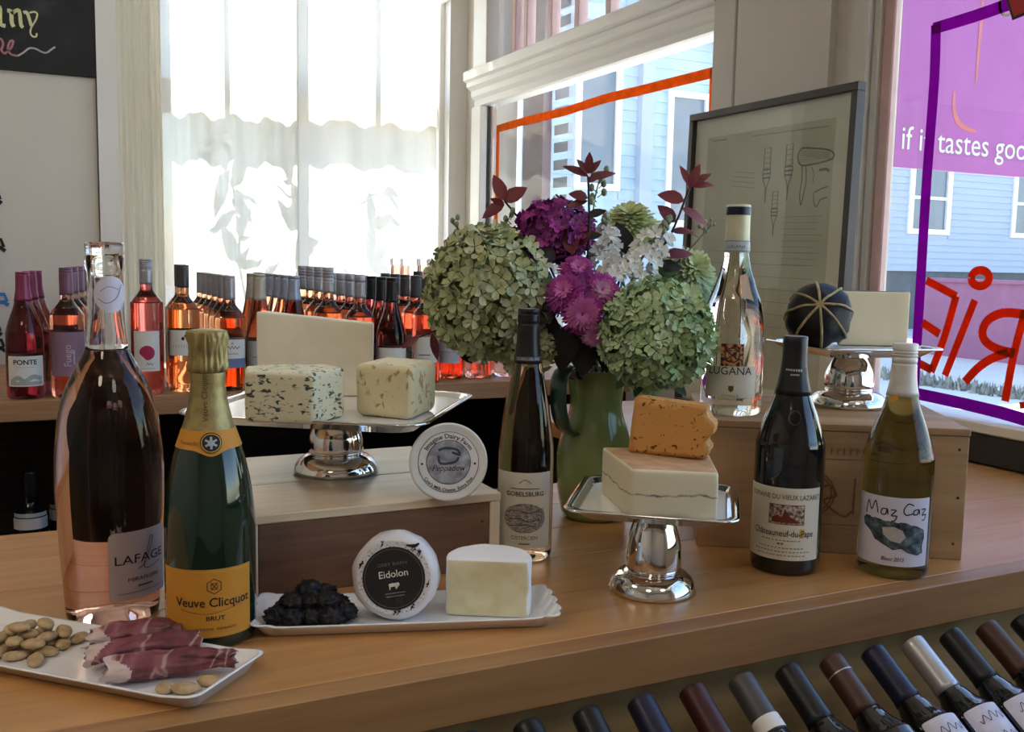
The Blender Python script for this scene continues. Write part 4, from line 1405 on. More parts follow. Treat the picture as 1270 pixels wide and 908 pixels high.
# ------------------------------------------------------------------ serving plates
def resample(pts, n):
    P = [Vector((p[0], p[1])) for p in pts]
    P.append(P[0])
    ln = [0]
    for a, b in zip(P, P[1:]):
        ln.append(ln[-1] + (b - a).length)
    out = []
    j = 0
    for i in range(n):
        t = ln[-1] * i / n
        while ln[j + 1] < t:
            j += 1
        k = (t - ln[j]) / max(1e-9, ln[j + 1] - ln[j])
        out.append(P[j].lerp(P[j + 1], k))
    return out
def plate(name, label, loc, rotz, L, D, rim, base_in, scallop=0.0, corner=0.014, up=None):
    t = thing(name, label, 'plate', loc, rotz)
    o = resample(rrect(L, D, corner, 0, 8), 220)
    def ring(inset, z, sc=0.0):
        r_ = []
        s_ = 0.0
        for i, p in enumerate(o):
            q = Vector((p.x * (L / 2 - inset) / (L / 2), p.y * (D / 2 - inset) / (D / 2)))
            e = max(0.0, (abs(p.x) - (L / 2 - 0.035)) / 0.035)
            k = sc * min(1.0, e * 2.2)
            dirv = Vector((p.x - math.copysign(max(0, L / 2 - 0.03), p.x), p.y * 0.8))
            dirv = dirv.normalized() if dirv.length > 1e-6 else Vector((0, 0))
            sca = abs(sin(i * pi / 220 * 34))
            q += dirv * k * (sca - 0.3)
            zz = z + (0.004 * min(1, e) if z > 0.008 else 0)
            r_.append((q.x, q.y, zz))
        return r_
    bi = base_in
    rings = [ring(bi + 0.004, 0.0), ring(bi, 0.0012), ring(0.004, rim - 0.0035, scallop * .8), ring(0.0, rim - 0.001, scallop), ring(0.0008, rim, scallop), ring(0.0035, rim - 0.0004, scallop * .7),
             ring(bi + 0.001, 0.0052), ring(bi + 0.006, 0.0042)]
    MB().loft(rings, 'porcelain', True).build('dish', t)
    return t
pl = plate('platter', 'white scalloped platter holding prunes and two round cheeses', (0.355, 0.966, 0.0002), radians(-17.6), 0.322, 0.098, 0.0145, 0.012, 0.0055)
c17, s17 = cos(radians(-17.6)), sin(radians(-17.6))
def on_platter(x, y):
    return (0.355 + c17 * x - s17 * y, 0.966 + s17 * x + c17 * y)
def in_plate2(x, y):
    a, n_ = (.709, -.705), (.705, .709)
    return (0.034 + a[0] * x + n_[0] * y, 0.979 + a[1] * x + n_[1] * y)
plate('plate', 'white rectangular plate of cured ham and almonds at the counter front', (0.034, 0.979, 0.0002), radians(-44.8), 0.335, 0.112, 0.0135, 0.011, 0.0, 0.012)

# prunes heaped at the platter's left end
pr_spots = [(-0.136, -0.020, 0), (-0.120, -0.026, 0), (-0.101, -0.024, 0), (-0.082, -0.026, 0), (-0.128, 0.004, 0), (-0.108, 0.000, 0), (-0.088, -0.002, 0), (-0.068, -0.012, 0),
            (-0.116, 0.024, 0), (-0.094, 0.024, 0), (-0.074, 0.018, 0), (-0.120, -0.008, 1), (-0.102, -0.008, 1), (-0.085, -0.010, 1), (-0.106, 0.012, 1), (-0.088, 0.012, 1), (-0.104, 0.002, 2)]
wh = ('at the left tip of the heap', 'at the front left of the heap', 'at the front middle of the heap', 'at the front right of the heap', 'at the left middle of the heap',
      'inside the heap', 'inside the heap, beside the wrapped cheese', 'at the heap\'s right, touching the wrapped cheese', 'at the back left of the heap', 'at the back of the heap',
      'at the back right of the heap', 'in the second layer, left', 'in the second layer, front', 'in the second layer, right', 'in the second layer, back left', 'in the second layer, back right', 'on top of the heap')
for (x, y, lv_), w in zip(pr_spots, wh):
    mb = MB()
    r = R.uniform(0.0115, 0.0145)
    def crumple(q, p):
        k = 1 + 0.20 * noise.noise(p * 2.6 + Vector((x * 90, y * 70, lv_))) - 0.16 * (1 - abs(noise.noise(p * 5.0 + Vector((y * 50, x * 80, 3)))) * 2.2)
        return q * k
    mb.blob((0, 0, 0), (r * 1.15, r, r * 0.80), 'prune', 4, 0.05, 2.0, x * 50, Matrix.Rotation(R.uniform(0, 6), 3, 'Z'), crumple)
    px, py = on_platter(x, y)
    o = mb.build('prune', None, (px, py, 0.0046 + r * 0.80 + lv_ * 0.0110))
    tag(o, 'black wrinkled prune ' + w, 'prune', 'prunes on the white platter')

# wrapped wheel standing on edge, label towards us
ex, ey = on_platter(-0.013, -0.004)
ed = thing('wrapped_cheese', 'round cheese in white printed paper with black label, standing on the platter', 'cheese', (ex, ey, 0.0046))
er = 0.0465
ed.rotation_euler = (radians(-9), 0, face_cam(ex, ey, radians(-7)))
mb = MB()
segs = 44
prof = [(0, -0.0215), (er * 0.70, -0.0212), (er * 0.88, -0.0195), (er * 0.97, -0.0150), (er, -0.008), (er, 0.008), (er * 0.96, 0.016), (er * 0.84, 0.0205), (er * 0.5, 0.0215), (0, 0.0215)]
mb.lathe(prof, 'wrap_paper', segs)
for i, v in enumerate(mb.v):
    v = Vector(v)
    rr = sqrt(v.x ** 2 + v.y ** 2)
    if rr > er * 0.8:
        k = 1 + 0.035 * noise.noise(Vector((v.x * 60, v.y * 60, v.z * 90))) + 0.02 * noise.noise(Vector((v.x * 160, v.y * 160, v.z * 60)))
        v = Vector((v.x * k, v.y * k, v.z * k))
    mb.v[i] = tuple(v)
mb.xf(0, Matrix.Translation((0, 0.0, er * 0.985)) @ Matrix.Rotation(pi / 2, 4, 'X'))
mb.build('paper_wrap', ed)
fe = lambda x, z, off=0.0: (x, -0.0219 - off, er * 0.985 + z)
mb = MB()
mb.disc2(0, 0, er * 0.83, er * 0.83, fe, 'speckle', 40)
for k in range(11):
    a = radians(R.uniform(-160, 60)) if k < 8 else radians(R.uniform(100, 170))
    cx, cy = 0.0395 * cos(a), 0.0395 * sin(a)
    cx, cy = cx * 0.93, cy * 0.93
    mb.stroke2([(cx - 0.002, cy - 0.003), (cx, cy), (cx + 0.001, cy + 0.004)], 0.0009, fe, 'ink_black', 0.0003, sm=3)
    for j in range(3):
        b = R.uniform(0, 6.28)
        mb.stroke2([(cx, cy + 0.001 * j), (cx + 0.0022 * cos(b), cy + 0.0022 * sin(b) + 0.001 * j)], 0.0013, fe, 'ink_black', 0.0004)
mb.stroke2([(0.012, 0.034), (0.021, 0.0335), (0.026, 0.0365)], 0.0035, fe, 'ink_black', 0.0003, taper=True, sm=3)
mb.build('printed_border', ed)
mb = MB()
lr = er * 0.715
mb.disc2(0, -0.001, lr, lr, fe, 'ink_black', 48, 0.0006)
lbo = mb.build('label', ed)
mb = MB()
rot = radians(9)
mb.disc2(0, -0.001, lr * 0.93, lr * 0.93, fe, 'ink_grey', 56, 0.0009, ring=0.0004)
mb.text2('Eidolon', 0.0, 0.0005, 0.0105, fe, 'ink_white', 0.0009, 0.004, rot=rot)
mb.text2('GREY BARN', -0.002, 0.0125, 0.0048, fe, 'ink_grey', 0.0009, 0.0, rot=rot, sx=1.25)
cow = [(-0.0055, -0.0065), (-0.005, -0.009), (-0.0052, -0.0125), (-0.0042, -0.0125), (-0.0036, -0.0098), (0.0012, -0.0094), (0.0016, -0.0122), (0.0026, -0.0122), (0.0028, -0.0085), (0.0045, -0.0080),
       (0.0062, -0.0084), (0.0060, -0.0068), (0.0046, -0.0056), (0.0030, -0.0060), (-0.002, -0.0058)]
cs, sn = cos(rot), sin(rot)
mb.poly2([(x * cs - y * sn - 0.001, x * sn + y * cs) for x, y in cow], fe, 'ink_white', 0.0009)
mb.stroke2([(-0.009, -0.0178), (0.0125, -0.0144)], 0.0011, fe, 'ink_grey', 0.0009)
mb.stroke2([(-0.0075, -0.0208), (0.0120, -0.0177)], 0.0010, fe, 'ink_grey', 0.0009)
mb.build('print', lbo)

# bloomy half wheel, cut face towards us
A0, B0 = Vector(on_platter(0.042, -0.006)), Vector(on_platter(0.128, -0.024))
axh = (B0 - A0).normalized()
nxh = Vector((-axh.y, axh.x))
midh = (A0 + B0) / 2
hw = (B0 - A0).length / 2
rw = hw * 1.06
cc = midh + nxh * (rw * 0.33)
arc = []
a_s = math.asin(rw * 0.33 / rw)
for k in range(25):
    a = -a_s + (pi + 2 * a_s) * k / 24
    arc.append(tuple(cc + axh * rw * cos(a) + nxh * rw * sin(a)))
o = chunk('bloomy_cheese', arc, 0.0048, 0.0048 + 0.0635, 'bloom', 0.0035, 0.0012, 70, seed=6,
          mfn=lambda f: 'paste_half' if (f.normal.x * nxh.x + f.normal.y * nxh.y) < -0.75 and abs(f.normal.z) < 0.5 else 'bloom')
tag(o, 'white bloomy round cheese with its cut face showing, right end of the platter', 'cheese')

# almonds
def almond(x, y, z, rz, tilt, label, s=1.0):
    mb = MB()
    def shape(q, p):
        k = 1 - 0.35 * max(0, p.x) ** 2
        return Vector((q.x, q.y * k, q.z * k))
    mb.blob((0, 0, 0), (0.0125 * s, 0.0078 * s, 0.0048 * s), 'almond', 2, 0.06, 2.5, x * 90, None, shape)
    px, py = in_plate2(x, y)
    o = mb.build('almond', None, (px, py, z), (tilt, R.uniform(-.15, .15), rz))
    tag(o, label, 'almond', 'almonds on the ham plate')
pile = []
for (x0, y0) in ((-0.100, -0.026), (-0.078, -0.028), (-0.056, -0.026), (-0.034, -0.024), (-0.103, -0.008), (-0.080, -0.010), (-0.058, -0.008), (-0.036, -0.006), (-0.102, 0.011), (-0.079, 0.009),
                 (-0.057, 0.010), (-0.035, 0.012), (-0.098, 0.028), (-0.075, 0.027), (-0.053, 0.028), (-0.032, 0.030)):
    pile.append((x0 + R.uniform(-.002, .002), y0 + R.uniform(-.002, .002), 0.0088))
for (x0, y0) in ((-0.088, -0.016), (-0.066, -0.016), (-0.046, -0.014), (-0.090, 0.004), (-0.068, 0.003), (-0.047, 0.004), (-0.085, 0.020), (-0.064, 0.020), (-0.043, 0.022)):
    pile.append((x0, y0, 0.0178))
for (x0, y0) in ((-0.072, -0.004), (-0.055, 0.012)):
    pile.append((x0, y0, 0.0270))
for i, (x, y, z) in enumerate(pile):
    lay = {0.0088: 'in the bottom layer', 0.0178: 'in the second layer', 0.0270: 'on top'}[z]
    row = 'nearest the front rim' if y < -0.0125 else 'in the front half' if y < 0.002 else 'in the back half' if y < 0.0185 else 'nearest the back rim'
    colm = 'far left' if x < -0.084 else 'left' if x < -0.0635 else 'middle' if x < -0.0465 else 'by the ham'
    almond(x, y, z, R.uniform(0, 6.28), R.uniform(-.2, .2), 'almond %s of the left heap, %s, %s' % (lay, row, colm))
almond(0.119, -0.032, 0.0092, radians(60), 0.1, 'upright-looking almond, left of the three by the front corner', 1.0)
almond(0.136, -0.026, 0.0092, radians(-5), 0.1, 'pale almond in the middle of the three by the front corner', 1.05)
almond(0.146, -0.006, 0.0092, radians(-25), 0.1, 'brown almond at the back of the three by the front corner', 0.95)

# slices of ham, loosely rolled and rumpled
def ham(label, a, b, r0, r1, z, seed, turns=1.4, squash=0.78, bow=0.006):
    a = Vector((*in_plate2(*a), z))
    b = Vector((*in_plate2(*b), z + 0.001))
    ax = (b - a)
    Ln = ax.length
    ang = atan2(ax.y, ax.x)
    mb = MB()
    ns, nt_ = 44, 72
    def srf(s_, t_, off):
        r = (r0 + (r1 - r0) * s_ + 0.0022 * sin(pi * s_)) * (0.50 + 0.50 * t_) + off
        th = -pi * 0.55 - 2 * pi * turns * (1 - t_)
        c_, n_ = cos(th), sin(th)
        q = Vector((s_ * 3.2 + seed, c_ * 1.3, n_ * 1.3 + seed))
        r += t_ * (0.0052 * noise.noise(q) + 0.0026 * noise.noise(q * 2.6) - 0.0022 * max(0, sin(s_ * 13 + 2.2 * th + seed)))
        x = Ln * s_ + 0.007 * noise.noise(Vector((th * 1.2, seed * 3, s_))) * (1.2 if s_ > 0.88 or s_ < 0.12 else 0.3)
        return (x, r * c_ + bow * sin(pi * s_), r * n_ * squash)
    vs = []
    for k, off in ((0, 0.0), (1, -0.0013)):
        for i in range(ns + 1):
            for j in range(nt_ + 1):
                vs.append(srf(i / ns, j / nt_, off))
    N = (ns + 1) * (nt_ + 1)
    lean, fat = [], []
    for i in range(ns):
        for j in range(nt_):
            p = i * (nt_ + 1) + j
            q = (p, p + 1, p + nt_ + 2, p + nt_ + 1)
            s_ = i / ns
            stripe = s_ < 0.12 + 0.07 * sin(j * 0.22 + seed)
            (fat if stripe else lean).append(q)
            (fat if stripe else lean).append(tuple(N + w_ for w_ in reversed(q)))
    for j in range(nt_):
        for i in (0, ns):
            p = i * (nt_ + 1) + j
            fat.append((p, p + 1, N + p + 1, N + p))
    b0 = mb.add(vs, lean, 'ham', True)
    k = mb.mi('ham_fat')
    for q in fat:
        mb.f.append(tuple(b0 + w_ for w_ in q))
        mb.m.append(k)
        mb.s.append(True)
    zmin = min(v[2] for v in vs)
    o = mb.build('ham_slice', None, (a.x, a.y, z - zmin), (0, 0, ang))
    tag(o, label, 'ham')
ham('rolled dark red ham slice at the back of the plate', (0.000, 0.010), (0.064, 0.066), 0.0125, 0.0155, 0.0050, 1.0)
ham('ruffled ham slice between the other two slices', (0.024, -0.022), (0.098, 0.044), 0.0130, 0.0160, 0.0050, 4.0)
ham('large rolled ham slice with a white fat edge at the plate\'s front', (0.062, -0.040), (0.150, 0.026), 0.0165, 0.0115, 0.0050, 7.0)

# ------------------------------------------------------------------ bottles
def base_prof(r):
    return [(0.0, 0.010), (r * 0.45, 0.006), (r * 0.80, 0.0005), (r * 0.90, 0.0), (r * 0.97, 0.003), (r, 0.010)]
def bordeaux(h, r, rn=0.0142, sh=0.62):
    s = h * sh
    return base_prof(r) + prof_smooth([(r, 0.03), (r, s - 0.008), (r * 0.94, s + 0.008), (r * 0.70, s + 0.022), (rn * 1.22, s + 0.034), (rn, s + 0.046), (rn * 0.98, h - 0.016), (rn * 0.98, h)], 4)
def burgundy(h, r, rn=0.0145, sh=0.47):
    s = h * sh
    return base_prof(r) + prof_smooth([(r, 0.03), (r, s), (r * 0.94, s + 0.022), (r * 0.76, s + 0.048), (r * 0.53, s + 0.075), (rn * 1.18, s + 0.098), (rn, s + 0.118), (rn * 0.98, h - 0.01), (rn * 0.98, h)], 4)
def flute(h, r, rn=0.0142, sh=0.41):
    s = h * sh
    return base_prof(r) + prof_smooth([(r, 0.03), (r, s - 0.01), (r * 0.96, s + 0.02), (r * 0.80, s + 0.062), (r * 0.60, s + 0.10), (rn * 1.12, s + 0.135), (rn, s + 0.16), (rn * 0.97, h)], 4)
def r_at(prof, z):
    for (r0, z0), (r1, z1) in zip(prof[5:], prof[6:]):
        if z0 <= z <= z1 and z1 > z0:
            return r0 + (r1 - r0) * (z - z0) / (z1 - z0)
    return prof[-1][0]
def glass_body(parent, prof, m, n=40, name='glass'):
    return MB().lathe(prof + [(0.0, prof[-1][1])], m, n).build(name, parent)
def capsule(parent, prof, z0, m, top=0.0012, ridges=(), n=32, grow=0.0009, m_top=None, flare=0.0):
    h = prof[-1][1]
    zs = [z0 + (h - z0) * i / 10 for i in range(11)]
    q = [(r_at(prof, z0) + 0.0001, z0)]
    for z in zs:
        g = grow + (flare if z > h - 0.012 else 0)
        q.append((r_at(prof, z) + g, z))
        for rz in ridges:
            if z <= h - rz < z + (h - z0) / 10:
                rr = r_at(prof, h - rz) + g
                q += [(rr, h - rz - 0.0012), (rr - 0.0007, h - rz - 0.0006), (rr - 0.0007, h - rz + 0.0006), (rr, h - rz + 0.0012)]
    q = sorted(q, key=lambda t: t[1])
    rt_ = q[-1][0]
    mb = MB()
    mb.lathe(q + [(rt_ - 0.001, h + top)], m, n)
    mb.lathe([(rt_ - 0.001, h + top), (0.0, h + top)], m_top or m, n, False)
    return mb.build('capsule', parent)
def label(parent, r, x0, x1, y0, y1, m, name='label', rr=0.0, off=0.0005):
    f = cyl(r)
    mb = MB()
    if rr:
        mb.rrect2(x0, x1, y0, y1, rr, f, m, off)
    else:
        mb.rect2(x0, x1, y0, y1, f, m, 16, off)
    return mb.build(name, parent)

# --- heroes on the counter
def hero(name, lab, x, y, z=0.0, turn=0.0):
    return thing(name, lab, 'bottle', (x, y, z + 0.0003), face_cam(x, y, turn))

# tall skittle-shaped rosé with glass stopper
b = hero('wine_bottle', 'tall skittle-shaped rosé bottle with clear glass stopper, at the counter\'s left end', 0.070, 1.108, 0, radians(16))
pb = [(0.0, 0.014), (0.020, 0.012), (0.040, 0.001), (0.0445, 0.0), (0.047, 0.003), (0.0478, 0.010)] + \
    prof_smooth([(0.0480, 0.02), (0.0500, 0.05), (0.0530, 0.10), (0.0545, 0.145), (0.0535, 0.185), (0.0475, 0.228), (0.0365, 0.258), (0.0265, 0.277), (0.0215, 0.288)], 5)
MB().lathe(pb + [(0.0, 0.288)], 'rose_body' if 'rose_body' in M else 'wine_salmon', 64).build('glass', b)
pn = [(0.0215, 0.2884), (0.0198, 0.300), (0.0182, 0.325), (0.0175, 0.352), (0.0175, 0.368), (0.0192, 0.370), (0.0196, 0.374), (0.0196, 0.382), (0.0185, 0.385), (0.0150, 0.385), (0.0148, 0.35), (0.0160, 0.320), (0.0188, 0.292), (0.0195, 0.2884)]
MB().lathe(pn + [pn[0]], 'glass_thin', 40).build('neck', b)
MB().lathe([(0, 0.362), (0.0120, 0.362), (0.0135, 0.366), (0.0138, 0.384), (0.0185, 0.3855), (0.0195, 0.388), (0.0195, 0.396), (0.0180, 0.3985), (0.0, 0.399)], 'glass_clear', 32).build('stopper', b)
f = cyl(0.0178)
mb = MB()
mb.disc2(0.001, 0.345, 0.0175, 0.0185, f, 'paper_lav', 28, 0.0008)
s_ = mb.build('neck_seal', b)
mb = MB()
mb.stroke2([(-0.012, 0.341), (-0.004, 0.336), (0.006, 0.342), (0.012, 0.355)], 0.0008, f, 'ink_grey', 0.0012, sm=5)
mb.stroke2([(-0.010, 0.348), (-0.002, 0.353), (0.008, 0.350)], 0.0006, f, 'ink_grey', 0.0012, sm=5)
mb.build('print', s_)
lo = label(b, 0.0520, -0.018, 0.050, 0.030, 0.102, 'paper_pinkgrey', rr=0.006, off=0.0018)
f = cyl(0.0520)
mb = MB()
mb.text2('LAFAGE', 0.016, 0.068, 0.0135, f, 'ink_black', 0.0022, 0.0, sx=1.22)
mb.stroke2([(0.010, 0.062), (0.018, 0.066), (0.026, 0.084), (0.029, 0.092), (0.025, 0.092), (0.021, 0.078), (0.017, 0.064), (0.022, 0.060), (0.038, 0.064)], 0.0007, f, 'ink_dark_red', 0.0023, sm=5)
mb.text2('MIRAFLORS', 0.018, 0.049, 0.0062, f, 'ink_brown', 0.0022, sx=1.15)
mb.rect2(0.010, 0.027, 0.0425, 0.0440, f, 'ink_brown', 4, 0.0022)
mb.rect2(-0.010, 0.046, 0.0368, 0.0373, f, 'ink_brown', 10, 0.0022)
mb.build('print', lo)

# champagne with orange label
b = hero('champagne_bottle', 'dark green champagne bottle with gold foil and orange-yellow label', 0.156, 1.003, 0, radians(4))
pc_ = base_prof(0.0445) + prof_smooth([(0.0445, 0.03), (0.0447, 0.10), (0.0440, 0.130), (0.0405, 0.160), (0.0345, 0.188), (0.0265, 0.212), (0.0205, 0.232), (0.0165, 0.255), (0.0150, 0.285), (0.0150, 0.305)], 5)
glass_body(b, pc_, 'glass_green_dark', 56)
mb = MB()
q = [(r_at(pc_, z) + 0.0007, z) for z in (0.206, 0.215, 0.225, 0.235, 0.245, 0.255, 0.264)]
mb.lathe(q + [(0.0172, 0.2705), (0.0168, 0.272)], 'foil_gold', 40)
mb.build('neck_foil', b)
mb = MB()
n = 120
q = [(0.0170, 0.2722), (0.0188, 0.274), (0.0192, 0.279), (0.0180, 0.286), (0.0184, 0.296), (0.0192, 0.304), (0.0192, 0.309), (0.0176, 0.313), (0.0100, 0.3145), (0.0, 0.3148)]
mb.lathe(prof_smooth(q, 4), 'foil_gold', n)
for i, v in enumerate(mb.v):
    rr = sqrt(v[0] ** 2 + v[1] ** 2)
    if rr > 0.012:
        a = atan2(v[1], v[0])
        k = 1 + 0.16 * noise.noise(Vector((cos(a) * 7, sin(a) * 7, v[2] * 45))) + 0.07 * abs(noise.noise(Vector((cos(a) * 13, sin(a) * 13, v[2] * 110)))) - 0.03
        mb.v[i] = (v[0] * k, v[1] * k, v[2])
mb.build('crown_foil', b)
f = cyl(0.0190)
mb = MB()
v_, fs_ = text_geo('Veuve Clicquot', 0.0)
mb.text2('Veuve Clicquot', -0.002, 0.2495, 0.0078, lambda x, z, off=0.0: cyl(r_at(pc_, min(max(z, 0.21), 0.26)))(x, z, off), 'ink_brown', 0.0012, rot=pi / 2)
mb.build('neck_lettering', b)
def conemap(x, z, off=0.0):
    return cyl(r_at(pc_, z))(x, z, off)
mb = MB()
vs, fs = [], []
N = 60
for i in range(N + 1):
    a = 2 * pi * i / N
    dz = 0.006 * math.exp(-((a - pi) / 0.35) ** 2)
    for z in (0.1985 - dz, 0.206, 0.2165):
        rr = r_at(pc_, z) + 0.0010
        vs.append((rr * cos(a + pi / 2), rr * sin(a + pi / 2), z))
for i in range(N):
    for k in range(2):
        p = 3 * i + k
        fs.append((p, p + 3, p + 4, p + 1))
mb.add(vs, fs, 'paper_yellow', True)
nb = mb.build('neck_band', b)
mb = MB()
mb.disc2(0, 0.2055, 0.0098, 0.0098, conemap, 'ink_black', 28, 0.0022)
mb.disc2(0, 0.2055, 0.0088, 0.0088, conemap, 'ink_gold', 28, 0.0027, ring=0.0008)
for k in range(6):
    a = pi / 3 * k + pi / 6
    mb.stroke2([(0.001 * cos(a), 0.2055 + 0.001 * sin(a)), (0.0058 * cos(a), 0.2055 + 0.0058 * sin(a))], 0.0020, conemap, 'ink_pale', 0.0027)
mb.disc2(0, 0.2055, 0.0030, 0.0030, conemap, 'ink_pale', 16, 0.0030)
mb.text2('Ponsardin', -0.021, 0.2035, 0.0050, conemap, 'ink_brown', 0.0022)
mb.build('emblem', nb)
lo = label(b, 0.0446, -0.058, 0.0400, 0.014, 0.083, 'paper_yellow', off=0.0006)
f = cyl(0.0446)
mb = MB()
for y in (0.0165, 0.0805):
    mb.rect2(-0.056, 0.038, y - 0.0003, y + 0.0003, f, 'ink_gold', 14, 0.0009)
hx = [(0.0075 * cos(radians(90 + 60 * k)), 0.066 + 0.0075 * sin(radians(90 + 60 * k))) for k in range(7)]
mb.stroke2(hx, 0.0008, f, 'ink_brown', 0.0009)
mb.stroke2([(-0.003, 0.0625), (0.003, 0.0695)], 0.0010, f, 'ink_brown', 0.0009)
mb.stroke2([(0.003, 0.0625), (-0.003, 0.0695)], 0.0010, f, 'ink_brown', 0.0009)
mb.disc2(0, 0.066, 0.0035, 0.0035, f, 'ink_brown', 16, 0.0009, ring=0.0007)
mb.text2('Veuve Clicquot', -0.001, 0.0455, 0.0128, f, 'ink_black', 0.0009, 0.012, sx=0.94)
mb.stroke2([(-0.034, 0.0425), (-0.010, 0.0385), (0.008, 0.0405), (0.034, 0.0470)], 0.0005, f, 'ink_brown', 0.0009, sm=6)
mb.text2('BRUT', 0.001, 0.0315, 0.0064, f, 'ink_black', 0.0009, 0.01, sx=1.15)
mb.text2('A REIMS  FRANCE', 0.001, 0.0215, 0.0038, f, 'ink_brown', 0.0009, sx=1.35)
mb.build('print', lo)

# slim rosé with cream label
b = hero('wine_bottle', 'slim long-necked rosé bottle with black cap and cream castle label, before the jug', 0.577, 1.126)
pg = flute(0.325, 0.0365, 0.0138, 0.42)
glass_body(b, pg, 'wine_amber', 48)
cp = capsule(b, pg, 0.256, 'cap_black', ridges=(0.006, 0.018), m_top='cap_silver')
mb = MB()
f = lambda x, z, off=0.0: cyl(r_at(pg, 0.262))(x, z, off)
mb.rect2(-0.042, 0.042, 0.2595, 0.2655, f, 'ink_slate', 30, 0.0013)
mb.text2('GOBELSBURG', 0.0, 0.2606, 0.0052, f, 'ink_pale', 0.0016, 0.01, sx=0.95)
mb.build('cap_band', cp)
lo = label(b, 0.0365, -0.045, 0.0375, 0.019, 0.118, 'paper_cream')
f = cyl(0.0365)
mb = MB()
mb.rect2(-0.019, 0.019, 0.0965, 0.0978, f, 'ink_grey', 8, 0.0008)
mb.text2('GOBELSBURG', 0, 0.0875, 0.0082, f, 'ink_black', 0.0008, 0.015, sx=1.0)
mb.stroke2([(-0.008, 0.104), (0, 0.109), (0.008, 0.104)], 0.001, f, 'ink_grey', 0.0008, sm=4)
mb.disc2(0, 0.0585, 0.0285, 0.0195, f, 'engraving', 40, 0.0008)
mb.stroke2([(-0.024, 0.066), (-0.010, 0.069), (0.008, 0.066), (0.024, 0.071)], 0.0008, f, 'ink_black', 0.0010, sm=5)
for k in range(6):
    x = 0.012 + k * 0.0026
    mb.stroke2([(x, 0.055), (x + 0.0003, 0.068 + 0.002 * (k % 3))], 0.0010, f, 'ink_black', 0.0010, taper=True)
mb.stroke2([(-0.022, 0.056), (-0.006, 0.059), (0.004, 0.054), (0.020, 0.057)], 0.0008, f, 'ink_black', 0.0010, sm=4)
mb.stroke2([(-0.018, 0.048), (0.0, 0.050), (0.016, 0.047)], 0.0008, f, 'ink_black', 0.0010, sm=4)
mb.text2('CISTERCIEN', 0, 0.0305, 0.0066, f, 'ink_black', 0.0008, sx=1.0)
mb.rect2(-0.007, 0.007, 0.0240, 0.0258, f, 'ink_grey', 4, 0.0008)
mb.build('print', lo)

# red in a dark burgundy bottle
b = hero('wine_bottle', 'black-glass red wine bottle with cream label and black capsule, before the brown crate', 0.866, 0.950)
pz = burgundy(0.2985, 0.0435, 0.0148, 0.50)
glass_body(b, pz, 'glass_black', 56)
cp = capsule(b, pz, 0.226, 'cap_black', m_top='cap_silver', grow=0.0008)
mb = MB()
f = lambda x, z, off=0.0: cyl(r_at(pz, 0.256))(x, z, off)
for x in range(-3, 4):
    mb.rect2(x * 0.0028 - 0.001, x * 0.0028 + 0.001, 0.2565 - 0.0002 * x, 0.2590 + 0.0003 * (x % 2), f, 'ink_pale', 1, 0.0016)
for x in range(-1, 3):
    mb.rect2(x * 0.0026 - 0.001, x * 0.0026 + 0.001, 0.2505, 0.2530, f, 'ink_pale', 1, 0.0016)
mb.build('cap_print', cp)
lo = label(b, 0.0435, -0.062, 0.046, 0.021, 0.113, 'paper_cream')
f = cyl(0.0435)
mb = MB()
mb.text2('DOMAINE DU VIEUX LAZARET', -0.004, 0.0985, 0.0088, f, 'ink_black', 0.0008, sx=0.80)
mb.rect2(-0.022, 0.022, 0.0665, 0.0920, f, 'ink_dark_red', 10, 0.0008)
mb.rect2(-0.0212, 0.0212, 0.0673, 0.0912, f, 'engraving_red', 10, 0.0010)
mb.poly2([(-0.018, 0.069), (-0.018, 0.075), (-0.010, 0.079), (-0.006, 0.075), (-0.002, 0.088), (0.001, 0.080), (0.006, 0.076), (0.018, 0.0695)], f, 'ink_dark_red', 0.0012)
x0 = -0.044
t_ = 'Châteauneuf-du-Pape'
mb.text2(t_, -0.004, 0.0515, 0.0115, f, 'ink_black', 0.0008, 0.010, sx=0.80)
mb.poly2([(0.0165, 0.050), (0.0225, 0.050), (0.0230, 0.0615), (0.0165, 0.0615)], f, 'ink_gold', 0.0007)
for k, hw_ in enumerate((0.026, 0.006, 0.031, 0.036, 0.033)):
    for q in range(int(hw_ * 2 / 0.0045)):
        x = -0.004 - hw_ + q * 0.0045
        mb.rect2(x, x + R.uniform(0.0022, 0.0038), 0.0455 - k * 0.0048, 0.0468 - k * 0.0048 + 0.0012 * (k == 1), f, 'ink_grey', 1, 0.0008)
mb.build('print', lo)
mb = MB()
f = lambda x, z, off=0.0: cyl(r_at(pz, z))(x, z, off)
mb.text2('INSET', 0.009, 0.1365, 0.0090, f, 'glass_dark_dull', 0.0004)
mb.text2('RVLE', -0.003, 0.1205, 0.0070, f, 'glass_dark_dull', 0.0004)
mb.disc2(0.004, 0.200, 0.008, 0.009, f, 'glass_dark_dull', 20, 0.0004, ring=0.0015)
mb.build('embossing', b)

